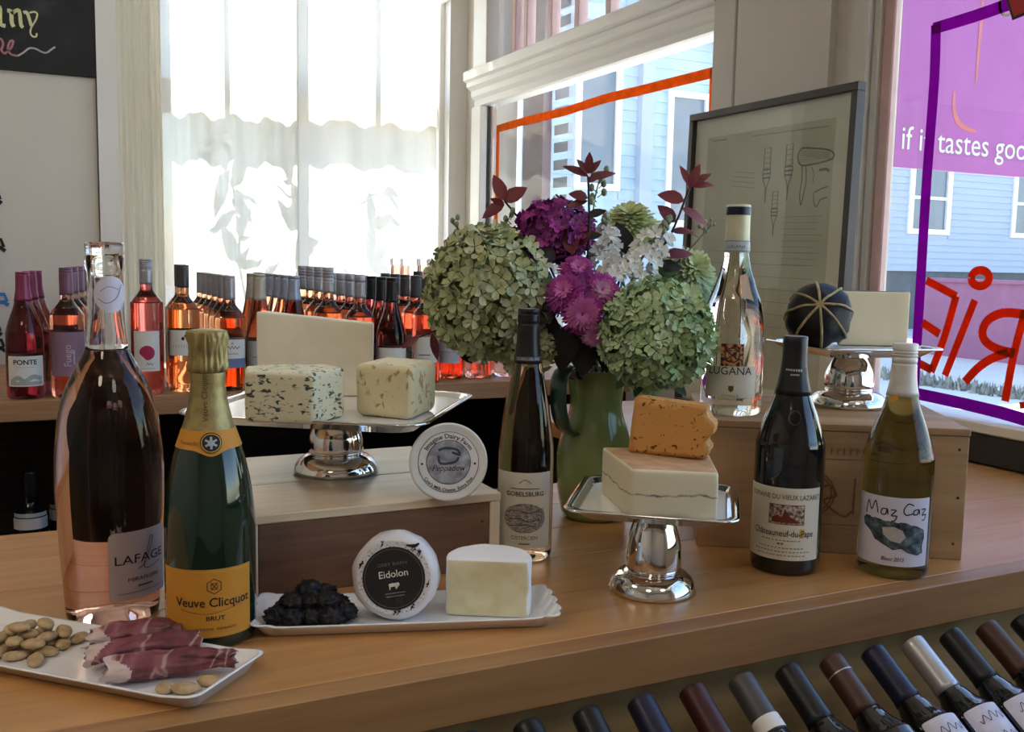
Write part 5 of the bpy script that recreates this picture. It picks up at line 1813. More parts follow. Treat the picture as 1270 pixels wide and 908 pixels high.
# white in olive glass, handwritten label with oyster
b = hero('wine_bottle', 'olive glass white wine bottle with white cap and oyster-shell label, rightmost on the counter', 0.986, 0.884)
pm = burgundy(0.2925, 0.0435, 0.0146, 0.47)
glass_body(b, pm, 'glass_olive', 56)
capsule(b, pm, 0.2275, 'cap_white', ridges=(0.008, 0.012, 0.016, 0.024), m_top='cap_white')
mb = MB()
f = lambda x, z, off=0.0: cyl(r_at(pm, z))(x, z, off)
mb.poly2([(-0.0145, 0.2215), (-0.0045, 0.2235), (-0.0040, 0.2295), (-0.0145, 0.2280)], f, 'price_yellow' if 'price_yellow' in M else 'paper_yellow', 0.0020)
mb.build('price_tag', b)
lo = label(b, 0.0436, -0.052, 0.047, 0.018, 0.105, 'paper_lav')
f = cyl(0.0436)
mb = MB()
K = 'ink_black'
for pts in ([(-0.037, 0.080), (-0.034, 0.097), (-0.029, 0.086), (-0.024, 0.098), (-0.020, 0.083)],
            [(-0.010, 0.090), (-0.015, 0.089), (-0.016, 0.083), (-0.011, 0.083), (-0.009, 0.090), (-0.008, 0.083)],
            [(-0.005, 0.089), (0.001, 0.089), (-0.004, 0.082), (0.002, 0.082), (0.000, 0.076), (-0.004, 0.075)],
            [(0.022, 0.096), (0.015, 0.098), (0.010, 0.090), (0.013, 0.084), (0.021, 0.086)],
            [(0.028, 0.091), (0.023, 0.090), (0.022, 0.085), (0.027, 0.085), (0.029, 0.091), (0.030, 0.085)],
            [(0.033, 0.091), (0.039, 0.091), (0.034, 0.084), (0.040, 0.084), (0.038, 0.078), (0.034, 0.077)]):
    mb.stroke2(pts, 0.0015, f, K, 0.0009, sm=4)
oy = [(-0.040, 0.073), (-0.036, 0.0765), (-0.020, 0.0755), (-0.004, 0.0735), (0.012, 0.0735), (0.028, 0.0690), (0.0375, 0.0640), (0.0390, 0.055), (0.0360, 0.045), (0.0370, 0.036), (0.030, 0.0335),
      (0.018, 0.0370), (0.010, 0.0420), (0.000, 0.0395), (-0.012, 0.0455), (-0.022, 0.0500), (-0.028, 0.0590), (-0.038, 0.0650)]
mb.poly2(oy, f, 'oyster_shell', 0.0009)
mb.stroke2(oy + [oy[0]], 0.0014, f, 'ink_black', 0.0011)
mb.poly2([(-0.014, 0.066), (0.000, 0.068), (0.010, 0.064), (0.014, 0.056), (0.008, 0.048), (-0.003, 0.050), (-0.012, 0.057)], f, 'ink_lightgrey', 0.0011)
mb.text2('Blanc 2015', 0.0, 0.0245, 0.0068, f, K, 0.0009, 0.012, shear=0.25, sx=0.9)
mb.build('print', lo)

# pale white wine in clear glass on the brown crate
b = hero('wine_bottle', 'clear glass bottle of pale white wine on the brown crate, cream capsule with navy band', 0.892, 1.105, 0.178)
pv = base_prof(0.0438) + prof_smooth([(0.0440, 0.03), (0.0430, 0.09), (0.0415, 0.125), (0.0370, 0.155), (0.0290, 0.180), (0.0215, 0.203), (0.0170, 0.225), (0.0160, 0.245), (0.0155, 0.2915)], 5)
glass_body(b, pv, 'wine_pale', 56)
cp = capsule(b, pv, 0.2265, 'cap_cream', m_top='cap_silver', flare=0.0004)
mb = MB()
f = lambda x, z, off=0.0: cyl(r_at(pv, z))(x, z, off)
MB().rect2(-0.05, 0.05, 0.2780, 0.2895, f, 'cap_navy', 36, 0.0016).build('navy_band', cp)
mb.rect2(-0.05, 0.05, 0.2275, 0.2430, f, 'paper_blue', 36, 0.0014)
mb.rect2(-0.05, 0.05, 0.2290, 0.2415, f, 'ink_pale', 36, 0.0016)
mb.text2('LUGANA', -0.001, 0.2325, 0.0062, f, 'ink_slate', 0.0018)
mb.build('neck_label', cp)
fv = lambda x, z, off=0.0: cyl(r_at(pv, min(max(z, 0.03), 0.12)))(x, z, off)
mb = MB()
mb.rect2(-0.040, 0.036, 0.026, 0.070, cyl(0.0436), 'paper_grey' if False else 'wine_label', 16, 0.0008) if 'wine_label' in M else mb.rect2(-0.040, 0.036, 0.026, 0.070, cyl(0.0436), 'paper_cream', 16, 0.0008)
mb.rect2(-0.0155, 0.0155, 0.0700, 0.1010, fv, 'mosaic', 8, 0.0008)
lo = mb.build('label', b)
mb = MB()
mb.text2('LUGANA', -0.002, 0.0585, 0.0155, cyl(0.0436), 'ink_black', 0.0012, sx=0.98)
mb.poly2([(-0.0035, 0.0430), (0.0035, 0.0430), (0.0035, 0.0370), (0.0, 0.0340), (-0.0035, 0.0370)], cyl(0.0436), 'ink_brown', 0.0012)
mb.text2('OTTELLA', -0.001, 0.0275, 0.0040, cyl(0.0436), 'ink_grey', 0.0012, sx=1.4)
mb.disc2(0, 0.0855, 0.0105, 0.0105, fv, 'ink_black', 28, 0.0014, ring=0.0014)
mb.stroke2([(-0.0085, 0.0785), (0, 0.0855), (0.0085, 0.0925)], 0.0016, fv, 'ink_black', 0.0014)
mb.stroke2([(0.0085, 0.0785), (0, 0.0855), (-0.0085, 0.0925)], 0.0016, fv, 'ink_black', 0.0014)
mb.build('print', lo)
mb = MB()
fe2 = lambda x, z, off=0.0: cyl(r_at(pv, z))(x, z, off)
mb.stroke2([(-0.014, 0.162), (-0.015, 0.140), (-0.010, 0.128), (0.0, 0.123), (0.010, 0.128), (0.015, 0.140), (0.014, 0.162), (0, 0.164), (-0.014, 0.162)], 0.0022, fe2, 'glass_clear', 0.0004, 0.0010, sm=4)
for x in (-0.006, 0.0, 0.006):
    mb.stroke2([(x, 0.158), (x, 0.130)], 0.0018, fe2, 'glass_clear', 0.0004, 0.0010)
mb.stroke2([(-0.012, 0.146), (0.012, 0.146)], 0.0018, fe2, 'glass_clear', 0.0004, 0.0010)
mb.text2('OTTELLA', 0, 0.108, 0.010, fe2, 'glass_clear', 0.0006, sx=1.2)
mb.build('embossing', b)

# --- rosé bottles on the shelf, row by row
ORD = ['front', 'second', 'third', 'fourth', 'fifth', 'sixth']
def shelf_proto(prof, gm, cm, cz, lab=None, ridges=()):
    t = empty('wine_bottle')
    glass_body(t, prof, gm, 28)
    capsule(t, prof, cz, cm, ridges=ridges, n=24)
    if lab:
        lab(t)
    return t
def lab_plain(r, m, y0, y1, w=1.15, extra=None):
    def go(t):
        lo = label(t, r, -r * w, r * w, y0, y1, m, rr=0.002)
        mb = MB()
        f = cyl(r)
        if extra:
            extra(mb, f)
        else:
            mb.rect2(-r * .6, r * .6, (y0 + y1) / 2, (y0 + y1) / 2 + 0.003, f, 'ink_lightgrey', 8, 0.001)
        if mb.v:
            mb.build('print', lo)
    return go
def ex_ponte(mb, f):
    mb.text2('PONTE', -0.002, 0.080, 0.0155, f, 'ink_black', 0.001, 0.02, sx=1.02)
    mb.rect2(-0.022, 0.018, 0.0735, 0.0745, f, 'ink_lightgrey', 6, 0.001)
    mb.stroke2([(-0.034, 0.040), (-0.018, 0.050), (-0.004, 0.042), (0.014, 0.052), (0.034, 0.046)], 0.010, f, 'ink_pale', 0.001, sm=4)
    mb.rect2(-0.036, 0.036, 0.033, 0.041, f, 'ink_lightgrey', 8, 0.0011)
def ex_fuego(mb, f):
    mb.text2('Fuego', 0.003, 0.098, 0.0215, f, 'ink_mauve', 0.001, 0.01, rot=pi / 2)
    mb.rect2(0.008, 0.011, 0.078, 0.110, f, 'ink_mauve', 1, 0.001)
def ex_red(mb, f):
    pts = [(0.000, 0.118)] + [(0.0 + 0.0175 * sin(a), 0.118 - 0.0175 + 0.0175 * cos(a)) for a in [pi * k / 12 for k in range(13)]]
    mb.poly2([(0.001, 0.100)] + [(0.0175 * cos(a) + 0.001, 0.100 + 0.0175 * sin(a)) for a in [radians(d) for d in range(-95, 186, 20)]], f, 'ink_magenta', 0.001)
    mb.stroke2([(-0.001, 0.070), (0.002, 0.076), (0.005, 0.071), (0.008, 0.076), (0.011, 0.071), (0.015, 0.075)], 0.0011, f, 'ink_black', 0.001, sm=4)
    mb.rect2(-0.014, 0.020, 0.062, 0.063, f, 'ink_lightgrey', 4, 0.001)
def ex_diamond(mb, f):
    for x, y in ((0.004, 0.138), (-0.003, 0.1315), (0.011, 0.1315)):
        mb.poly2([(x - 0.0045, y), (x, y + 0.0055), (x + 0.0045, y), (x, y - 0.0055)], f, 'ink_black', 0.001)
    for k in range(6):
        mb.rect2(-0.026 + k * 0.0062, -0.0245 + k * 0.0062, 0.109, 0.1165, f, 'ink_lightgrey', 1, 0.001)
def ex_a(mb, f):
    mb.text2('A', 0.004, 0.116, 0.0085, f, 'ink_black', 0.001)
    mb.stroke2([(-0.016, 0.105), (-0.013, 0.112), (-0.009, 0.105), (-0.005, 0.111), (-0.001, 0.105), (0.003, 0.112), (0.007, 0.105), (0.011, 0.111), (0.015, 0.105), (0.021, 0.111), (0.023, 0.106)], 0.0015, f, 'ink_black', 0.001)
    mb.rect2(-0.012, 0.018, 0.092, 0.0935, f, 'ink_grey', 4, 0.001)
    mb.rect2(-0.041, 0.041, 0.058, 0.081, f, 'paper_blue', 16, 0.0011)
def ex_left(mb, f):
    mb.rect2(-0.018, 0.014, 0.075, 0.078, f, 'ink_grey', 6, 0.001)
    mb.rect2(-0.018, 0.010, 0.066, 0.0675, f, 'ink_lightgrey', 6, 0.001)
GR = 'rosé bottles on the back shelf'
ROWS = [
    (-0.016, 2.50, 3, 0.014, burgundy(0.287, 0.0405), 'rose_plum', 'cap_magenta', 0.222, lab_plain(0.0405, 'paper_white', 0.030, 0.099, 1.05, ex_ponte), (0.004,),
     'plum-dark bottle with magenta cap and white landscape label'),
    (0.074, 2.50, 4, 0.016, bordeaux(0.298, 0.0375), 'rose_pink', 'cap_mauve', 0.236, lab_plain(0.0375, 'paper_mauve', 0.050, 0.152, 1.25, ex_fuego), (0.004, 0.010),
     'rosé bottle with mauve cap and tall mauve label'),
    (0.249, 2.50, 1, 0.0, bordeaux(0.321, 0.0375, sh=0.655), 'rose_red', 'cap_grey', 0.262, lab_plain(0.0375, 'paper_white', 0.056, 0.152, 0.85, ex_red), (0.004, 0.008, 0.012, 0.016, 0.020, 0.024),
     'bright red bottle with grey cap and magenta disc label'),
    (0.335, 2.515, 2, 0.006, bordeaux(0.308, 0.0385, sh=0.63), 'rose_orange', 'cap_dark', 0.254, lab_plain(0.0385, 'paper_white', 0.090, 0.152, 1.1, ex_diamond), (),
     'orange rosé bottle with dark cap and three black diamonds'),
    (0.443, 2.50, 6, 0.0, bordeaux(0.283, 0.0385, sh=0.62), 'rose_orange', 'cap_grey', 0.225, lab_plain(0.0385, 'paper_white', 0.058, 0.128, 1.1, ex_a), (0.004,),
     'rosé bottle with grey cap and white label banded blue'),
    (0.524, 2.535, 2, 0.0, flute(0.287, 0.0365, sh=0.36), 'rose_flame', 'cap_beige', 0.222, lab_plain(0.0365, 'paper_white', 0.035, 0.12), (0.006,),
     'slim orange-red bottle with beige cap'),
    (0.604, 2.50, 6, 0.0, flute(0.284, 0.0370, sh=0.38), 'rose_flame', 'cap_bluegrey', 0.222, lab_plain(0.0370, 'paper_white', 0.035, 0.11), (0.006,),
     'tapered rosé bottle with blue-grey cap'),
    (0.694, 2.50, 4, 0.0, bordeaux(0.307, 0.0385, sh=0.60), 'rose_orange', 'cap_grey', 0.242, lab_plain(0.0385, 'paper_white', 0.05, 0.13), (0.010, 0.018, 0.026, 0.034),
     'rosé bottle with ringed grey cap'),
    (0.779, 2.50, 4, 0.0, bordeaux(0.289, 0.0385, sh=0.60), 'rose_pink', 'cap_grey', 0.228, lab_plain(0.0385, 'paper_white', 0.05, 0.12), (0.018,),
     'round-shouldered rosé bottle with plain grey cap'),
    (0.867, 2.50, 6, 0.0, burgundy(0.282, 0.0405, sh=0.42), 'rose_deep', 'cap_black', 0.218, lab_plain(0.0405, 'paper_white', 0.035, 0.098), (0.006,),
     'deep red sloping bottle with black cap'),
    (0.967, 2.50, 5, 0.0, bordeaux(0.287, 0.0385, sh=0.62), 'rose_pink', 'cap_dark', 0.226, lab_plain(0.0385, 'paper_white', 0.055, 0.125, 0.95, ex_left), (0.006,),
     'pink bottle with black cap, white label, by the hydrangea'),
    (1.062, 2.56, 4, 0.0, bordeaux(0.295, 0.0385, sh=0.66), 'rose_flame', 'cap_dark', 0.234, lab_plain(0.0385, 'paper_lav', 0.045, 0.105, 0.9), (),
     'orange rosé bottle with lavender label under the left hydrangea'),
    (1.145, 2.545, 4, 0.0, bordeaux(0.296, 0.0385, sh=0.66), 'rose_pink', 'cap_dark', 0.234, lab_plain(0.0385, 'paper_lav', 0.045, 0.105, 0.9), (),
     'pink rosé bottle with lavender label under the left hydrangea'),
    (1.245, 2.56, 3, 0.0, bordeaux(0.296, 0.0385, sh=0.66), 'rose_pink', 'cap_grey', 0.234, lab_plain(0.0385, 'paper_white', 0.045, 0.105, 0.9), (),
     'pink rosé bottle hidden behind the green jug'),
]
for u, v, n, du, prof, gm, cm, cz, lab, rid, desc in ROWS:
    p = None
    for k in range(n):
        if k == 0:
            p = shelf_proto(prof, gm, cm, cz, lab, rid)
            o = p
        else:
            o = copy_tree(p)
        x, y = u + du * k, v + 0.0865 * k
        o.location = (x, y, SZ + 0.0003)
        o.rotation_euler = (0, 0, face_cam(u, v, R.uniform(-.12, .12)))
        if n == 1:
            l_ = desc + ', alone in its place'
        else:
            l_ = desc + ', ' + ORD[k] + (' of its row' if k < n - 1 or n == 2 else ' and last of its row')
        tag(o, l_, 'bottle', GR)
# tall bottles with clear stoppers behind
p = None
for k, (x, y) in enumerate(((1.060, 2.93), (1.060, 3.02), (1.150, 2.93), (1.150, 3.02))):
    if p is None:
        p = empty('wine_bottle')
        pr = bordeaux(0.312, 0.0380, 0.0155, 0.62)
        glass_body(p, pr, 'rose_pink', 28)
        MB().lathe([(0, 0.3122), (0.0165, 0.3122), (0.0175, 0.315), (0.0175, 0.330), (0.0160, 0.334), (0, 0.334)], 'glass_thin', 24).build('stopper', p)
        label(p, 0.0380, -0.04, 0.04, 0.05, 0.12, 'paper_white', rr=0.002)
        o = p
    else:
        o = copy_tree(p)
    o.location = (x, y, SZ + 0.0003)
    o.rotation_euler = (0, 0, face_cam(x, y))
    tag(o, 'tall rosé bottle with clear stopper at the shelf\'s back, %s' % ('left pair, nearer', 'left pair, farther', 'right pair, nearer', 'right pair, farther')[k], 'bottle', GR)
# dark bottles on the lower shelf
p = None
for k, (x, y) in enumerate(((-0.017, 2.60), (0.062, 2.66), (0.150, 2.63))):
    if p is None:
        p = empty('wine_bottle')
        pr = bordeaux(0.30, 0.0375)
        glass_body(p, pr, 'glass_black', 24)
        capsule(p, pr, 0.24, 'cap_black', n=20)
        label(p, 0.0375, -0.05, 0.05, 0.165, 0.192, 'paper_grey')
        label(p, 0.0376, -0.05, 0.05, 0.190, 0.204, 'ink_pale', 'upper_label', off=-0.0012)
        o = p
    else:
        o = copy_tree(p)
    o.location = (x, y, -0.4447)
    o.rotation_euler = (0, 0, face_cam(x, y))
    tag(o, 'dark wine bottle with grey label on the lower shelf, %s' % ('left one', 'middle one', 'right one, behind the tall rosé')[k], 'bottle', 'dark bottles on the lower shelf')

# --- bottles lying in the rack under the counter's front edge
RACK = [(0.282, 'cap_black', 0, 'off the frame, hidden below the counter edge'), (0.345, 'cap_black', 0, 'leftmost, barely in view'), (0.408, 'cap_black', 0, 'first with a black cap from the left'),
        (0.472, 'cap_black', 0, 'second with a black cap from the left'), (0.535, 'cap_navy', 0, 'with navy cap left of the dark red one'), (0.598, 'cap_wine', 0, 'with a dark red cap'),
        (0.661, 'cap_dark', 1, 'with grey cap and white neck band'), (0.724, 'cap_black', 0, 'with black cap right of the white-banded one'), (0.787, 'cap_brown', 3, 'with a brown cap and thin light ring'),
        (0.850, 'cap_navy', 2, 'with dark navy cap and the leftmost white label'), (0.913, 'cap_silver', 2, 'with a silvery cap and white label'),
        (0.976, 'cap_black', 2, 'with black cap and the third white label'), (1.039, 'cap_brown', 2, 'with brown cap and the rightmost white label'), (1.102, 'cap_black', 0, 'rightmost, in deep shade')]
RLEN = 0.288
prk = bordeaux(RLEN, 0.0308, 0.0140, 0.63)
for u, cm, lb_, desc in RACK:
    t = thing('wine_bottle', 'dark bottle in the counter rack, ' + desc, 'bottle', tuple(rack_pt(u, RLEN + 0.004)), 0, 'bottles in the counter rack')
    t.rotation_euler = (-(pi / 2 - RT), 0, 0)
    glass_body(t, prk, 'glass_black', 28)
    cp = capsule(t, prk, 0.222, cm, n=24)
    f = lambda x, z, off=0.0: cyl(r_at(prk, z))(x, z, off)
    if lb_ == 1:
        MB().rect2(-0.03, 0.03, 0.224, 0.240, f, 'paper_white', 20, 0.0016).build('band', cp)
    if lb_ == 3:
        MB().rect2(-0.03, 0.03, 0.268, 0.2695, f, 'cap_silver', 20, 0.0016).build('band', cp)
    if lb_ == 2:
        lo = label(t, 0.0308, -0.030, 0.030, 0.090, 0.1875, 'paper_lav', rr=0.003)
        mb = MB()
        for q in range(3):
            y = 0.172 - q * 0.022
            pts = [(-0.020, y)]
            for j in range(9):
                pts.append((-0.018 + j * 0.0045, y + (0.006 if j % 2 else -0.003) * R.uniform(.5, 1.2)))
            mb.stroke2(pts, 0.0009, cyl(0.0308), 'ink_slate', 0.0010, sm=4)
        mb.build('print', lo)

# ------------------------------------------------------------------ jug of flowers
JX, JY = 0.764, 1.262
jug = thing('jug', 'green glazed jug with a strap handle holding the bouquet', 'jug', (JX, JY, 0.0003))
po = [(0.0, 0.0), (0.040, 0.0), (0.046, 0.002)] + prof_smooth([(0.050, 0.010), (0.0555, 0.040), (0.0585, 0.080), (0.0565, 0.110), (0.0495, 0.135), (0.0425, 0.155), (0.0395, 0.172), (0.0405, 0.190), (0.0440, 0.210), (0.0475, 0.226)], 5)
pi_ = [(0.0460, 0.2275), (0.0440, 0.226), (0.0405, 0.209), (0.0370, 0.190), (0.0362, 0.172), (0.0395, 0.153), (0.0530, 0.109), (0.0550, 0.080), (0.0520, 0.040), (0.044, 0.010), (0.0, 0.006)]
MB().lathe(po + pi_, 'jug_green', 64).build('body', jug)
hd = Vector((-0.97, -0.25, 0)).normalized()
hp = [(0.0455, 0.216), (0.056, 0.232), (0.070, 0.230), (0.0785, 0.212), (0.0790, 0.185), (0.0740, 0.160), (0.0640, 0.142), (0.0500, 0.134)]
hs = spline([hd * r + Vector((0, 0, z)) for r, z in hp], 5)
sd = Vector((0, 0, 1)).cross(hd)
mb = MB()
rings = []
for i, p in enumerate(hs):
    t_ = (hs[min(i + 1, len(hs) - 1)] - hs[max(i - 1, 0)]).normalized()
    nn = t_.cross(sd)
    rings.append([tuple(p + sd * 0.0175 * cos(2 * pi * k / 16) + nn * 0.0045 * sin(2 * pi * k / 16)) for k in range(16)])
mb.loft(rings, 'jug_shaded', True)
mb.build('handle', jug)

CAMD = Vector((-0.45, -0.88, 0.05)).normalized()
BQ = 'flowers in the green jug'
_mouth = [0]
def mouth():
    k = _mouth[0]
    _mouth[0] += 1
    a = k * 2.39996
    r = 0.005 + 0.0275 * sqrt(((k * 7) % 20) / 20)
    return Vector((JX + r * cos(a), JY + r * sin(a), 0.218)), Vector((JX + 0.5 * r * cos(a + 0.5), JY + 0.5 * r * sin(a + 0.5), 0.030 + 0.002 * k))
def stem_to(root, head, rad=0.0022, m='stem_green', via=None, name='stem'):
    mo, bo = mouth()
    pts = [bo, mo] + ([Vector(v) for v in via] if via else [mo.lerp(Vector(head), 0.45) + Vector((0, 0, 0.02))]) + [Vector(head)]
    pts = spline(pts, 5)
    l = root.location
    return MB().tube([p - l for p in pts], rad, m, 7).build(name, root)
def flower_root(name, label, cat='flower', group=BQ):
    return thing(name, label, cat, (JX, JY, 0.03), 0, group)
def place(o, parent, pos, z_axis, spin=0.0, s=1.0):
    q = Vector(z_axis).to_track_quat('Z', 'Y')
    o.parent = parent
    o.rotation_mode = 'QUATERNION'
    from mathutils import Quaternion
    o.rotation_quaternion = q @ Quaternion((0, 0, 1), spin)
    o.location = Vector(pos) - parent.location
    o.scale = (s, s, s)
def floret_mesh(m, seed, n=4, cup=0.25):
    rr = random.Random(seed)
    mb = MB()
    for k in range(n):
        a = 2 * pi * k / n + rr.uniform(-.15, .15)
        b = len(mb.v)
        L = rr.uniform(0.9, 1.1)
        w = rr.uniform(0.62, 0.78)
        pts = [(0.05, 0, 0), (0.40, -w * .46, .10 + cup * .3), (0.82 * L, -w * .52, cup * .8 + rr.uniform(-.1, .1)), (L, 0, cup * 0.6 + rr.uniform(-.12, .12)), (0.82 * L, w * .52, cup * .8 + rr.uniform(-.1, .1)), (0.40, w * .46, .10 + cup * .3), (0.55, 0, cup * .28)]
        mb.add([(x * cos(a) - y * sin(a), x * sin(a) + y * cos(a), z) for x, y, z in pts], [(0, 1, 6), (1, 2, 6), (2, 3, 6), (3, 4, 6), (4, 5, 6), (5, 0, 6)], m, True)
    return mb
def share(mb, name):
    o = mb.build(name)
    me = o.data
    bpy.data.objects.remove(o)
    return me
def inst(me, name):
    o = bpy.data.objects.new(name, me)
    COL.objects.link(o)
    return o
def ball_flower(name, label, c, rad, count, fs, mats, sc=(1, 1, 1), core='hyd_core', part='floret', seed=0, cup=0.55, npet=4, keep=lambda d: True, stem=True):
    t = flower_root(name, label)
    c = Vector(c)
    meshes = [share(floret_mesh(m, seed * 10 + i, npet, cup), part) for i, m in enumerate(mats)]
    rr = random.Random(seed + 50)
    placed = 0
    k = 0
    total = int(count * 1.25)
    while placed < min(count, 298) and k < total:
        zz = 1 - 2 * (k + 0.5) / total
        a = k * 2.399963
        k += 1
        d = Vector((sqrt(1 - zz * zz) * cos(a), sqrt(1 - zz * zz) * sin(a), zz))
        if not keep(d):
            continue
        lump = 1 + 0.10 * noise.noise(d * 2.6 + Vector((seed, 0, 0))) + rr.uniform(-.07, .05)
        p = c + Vector((d.x * sc[0], d.y * sc[1], d.z * sc[2])) * rad * lump
        o = inst(rr.choice(meshes), part)
        dn = (d + Vector((rr.uniform(-.65, .65), rr.uniform(-.65, .65), rr.uniform(-.5, .75)))).normalized()
        place(o, t, p, dn, rr.uniform(0, 6.28), fs * rr.uniform(0.8, 1.2))
        placed += 1
    mb = MB()
    mb.blob(c - t.location, (rad * sc[0] * .88, rad * sc[1] * .88, rad * sc[2] * .88), core, 3, 0.12, 3.0, seed)
    mb.build('flower_core', t)
    if stem:
        stem_to(t, c)
    return t
front = lambda d: d.dot(CAMD) > -0.45
ball_flower('hydrangea', 'large olive-green hydrangea head on the left of the bouquet', (0.588, 1.274, 0.341), 0.084, 298, 0.0138, ['hyd_green', 'hyd_olive', 'hyd_pale', 'hyd_green'], (1, 1, 1.06), seed=1, keep=front)
ball_flower('hydrangea', 'small green hydrangea cluster hanging below the large left head', (0.632, 1.235, 0.262), 0.034, 70, 0.0125, ['hyd_green', 'hyd_pale'], seed=2, keep=front)
ball_flower('hydrangea', 'bright green hydrangea head low on the right of the bouquet', (0.766, 1.108, 0.289), 0.069, 298, 0.0122, ['hyd_cool', 'hyd_cool2', 'hyd_cool3', 'hyd_cool'], (1.05, 1.05, 1.0), seed=3, keep=front)

def mum(name, label, c, rad, axis, cols, rings=9, n0=14, seed=0, dome=0.55, stem=True, parent=None):
    """dense daisy-like head: rings of narrow petals, inner ones upright"""
    t = parent or flower_root(name, label)
    c = Vector(c)
    rr = random.Random(seed)
    mb = MB()
    for k in range(rings):
        f_ = (k + 0.6) / rings
        el = (1 - f_) * 1.35 - 0.30
        n = n0 + int(5.5 * k)
        col = cols[min(len(cols) - 1, int(f_ * len(cols)))]
        for j in range(n):
            a = 2 * pi * (j + rr.uniform(-.3, .3)) / n + k * 0.7
            L = rad * (0.35 + 0.62 * f_) * rr.uniform(0.88, 1.1)
            w = rad * 0.135
            e = el + rr.uniform(-.12, .12)
            def P(s, side):
                r_ = L * s * cos(e * (1 - 0.25 * s))
                z = rad * dome * (1 - f_) * 0.5 + L * s * sin(e * (1 - 0.2 * s)) - 0.10 * L * s * s
                ww = w * side * (0.35 + 0.65 * sin(pi * min(s + .12, .9)))
                return (r_ * cos(a) - ww * sin(a), r_ * sin(a) + ww * cos(a), z + abs(side) * w * .3)
            vs = [P(0.1, 0), P(.55, -.6), P(.55, .6), P(1, -.35), P(1, .35), P(.6, 0)]
            mb.add(vs, [(0, 1, 5), (0, 5, 2), (1, 3, 5), (5, 4, 2), (3, 4, 5)], col, True)
    mb.blob((0, 0, rad * .02), (rad * .42, rad * .42, rad * .34), cols[-1], 2, 0.1, 3, seed)
    o = mb.build('petals')
    o['kind'] = 'stuff'
    place(o, t, c, axis, rr.uniform(0, 6))
    if stem:
        stem_to(t, c - Vector(axis).normalized() * rad * .2, 0.0018)
    return t
def toward(dx=0.0, dz=0.0):
    rt_ = Vector((0.897, -0.44, 0))
    return (CAMD + rt_ * dx + Vector((0, 0, dz))).normalized()
PM = ['petal_pink', 'petal_magenta', 'petal_magenta', 'petal_purple']
mum('chrysanthemum', 'magenta chrysanthemum at the top of the pink cluster', (0.684, 1.190, 0.375), 0.029, toward(0.1, 0.55), PM, seed=1)
mum('chrysanthemum', 'magenta chrysanthemum at the left of the pink cluster', (0.656, 1.172, 0.345), 0.034, toward(-0.35, 0.35), PM, seed=2)
mum('chrysanthemum', 'magenta chrysanthemum with pale heart, right centre of the pink cluster', (0.708, 1.165, 0.348), 0.031, toward(0.15, 0.2), ['petal_pale', 'petal_pink', 'petal_magenta', 'petal_magenta'], seed=3)
mum('chrysanthemum', 'darker magenta chrysanthemum at the right of the pink cluster', (0.737, 1.178, 0.334), 0.026, toward(0.6, 0.0), ['petal_pink', 'petal_magenta', 'petal_purple'], seed=4)
mum('chrysanthemum', 'pink chrysanthemum low in the centre of the pink cluster', (0.672, 1.152, 0.318), 0.033, toward(-0.05, -0.05), ['petal_pink', 'petal_pink', 'petal_magenta'], seed=5)
mum('chrysanthemum', 'pale pink chrysanthemum hanging lowest of the pink cluster', (0.692, 1.150, 0.290), 0.023, toward(0.1, -0.3), ['petal_pink', 'petal_pale', 'petal_pink'], seed=6)
# big plum-coloured ruffled head above them
ball_flower('stock_flower', 'large ruffled plum-purple flower head behind the magenta cluster', (0.690, 1.268, 0.432), 0.045, 170, 0.0105, ['petal_purple', 'petal_magenta', 'petal_purple'], (1.12, 1.12, 0.92), core='leaf_red', part='petal', seed=7, cup=0.6, npet=5, keep=front)
mum('chrysanthemum', 'pale green chrysanthemum at the top right of the bouquet', (0.846, 1.312, 0.440), 0.058, Vector((-.35, -.5, .9)).normalized(), ['mum_green'], rings=9, n0=12, seed=8, dome=0.9)
mum('chrysanthemum', 'feathery green chrysanthemum at the right edge of the bouquet', (0.902, 1.232, 0.370), 0.056, Vector((-.1, -.75, .5)).normalized(), ['mum_green', 'hyd_cool3', 'hyd_cool'], rings=9, n0=12, seed=9, dome=0.9)

# white stocks: spikes of ruffled flowers with green buds on top
def stock(label, base, top, width, n, seed, buds=10):
    t = flower_root('stock_flower', label)
    rr = random.Random(seed)
    base, top = Vector(base), Vector(top)
    meshes = [share(floret_mesh('petal_white', seed * 7 + i, 5, 0.5), 'blossom') for i in range(3)]
    for k in range(n):
        s = k / n
        a = k * 2.4
        p = base.lerp(top, s * 0.72) + Vector((cos(a), sin(a), rr.uniform(-.3, .3))) * width * (1 - 0.35 * s)
        o = inst(rr.choice(meshes), 'blossom')
        d = (p - base.lerp(top, s * 0.72) + Vector((0, 0, 0.01)) + CAMD * 0.012).normalized()
        place(o, t, p, d, rr.uniform(0, 6), rr.uniform(0.010, 0.0135))
    mb = MB()
    for k in range(buds):
        s = 0.72 + 0.28 * k / buds
        a = k * 2.4
        p = base.lerp(top, s) + Vector((cos(a), sin(a), 0.2)) * width * (1.05 - s) * 0.9
        mb.blob(p - t.location, (0.0042, 0.0042, 0.0058), 'bud', 1, 0.1)
    o = mb.build('buds', t)
    o['kind'] = 'stuff'
    stem_to(t, top, 0.002, via=[base])
stock('white stock flower spike rising left of centre behind the pink cluster', (0.752, 1.232, 0.375), (0.764, 1.250, 0.462), 0.020, 30, 1)
stock('white stock flower spike in front of the dark leaf, right of centre', (0.775, 1.190, 0.365), (0.842, 1.198, 0.455), 0.026, 34, 2, 14)
stock('short white stock flower just above the right green hydrangea', (0.742, 1.200, 0.362), (0.775, 1.185, 0.395), 0.020, 24, 3, 5)

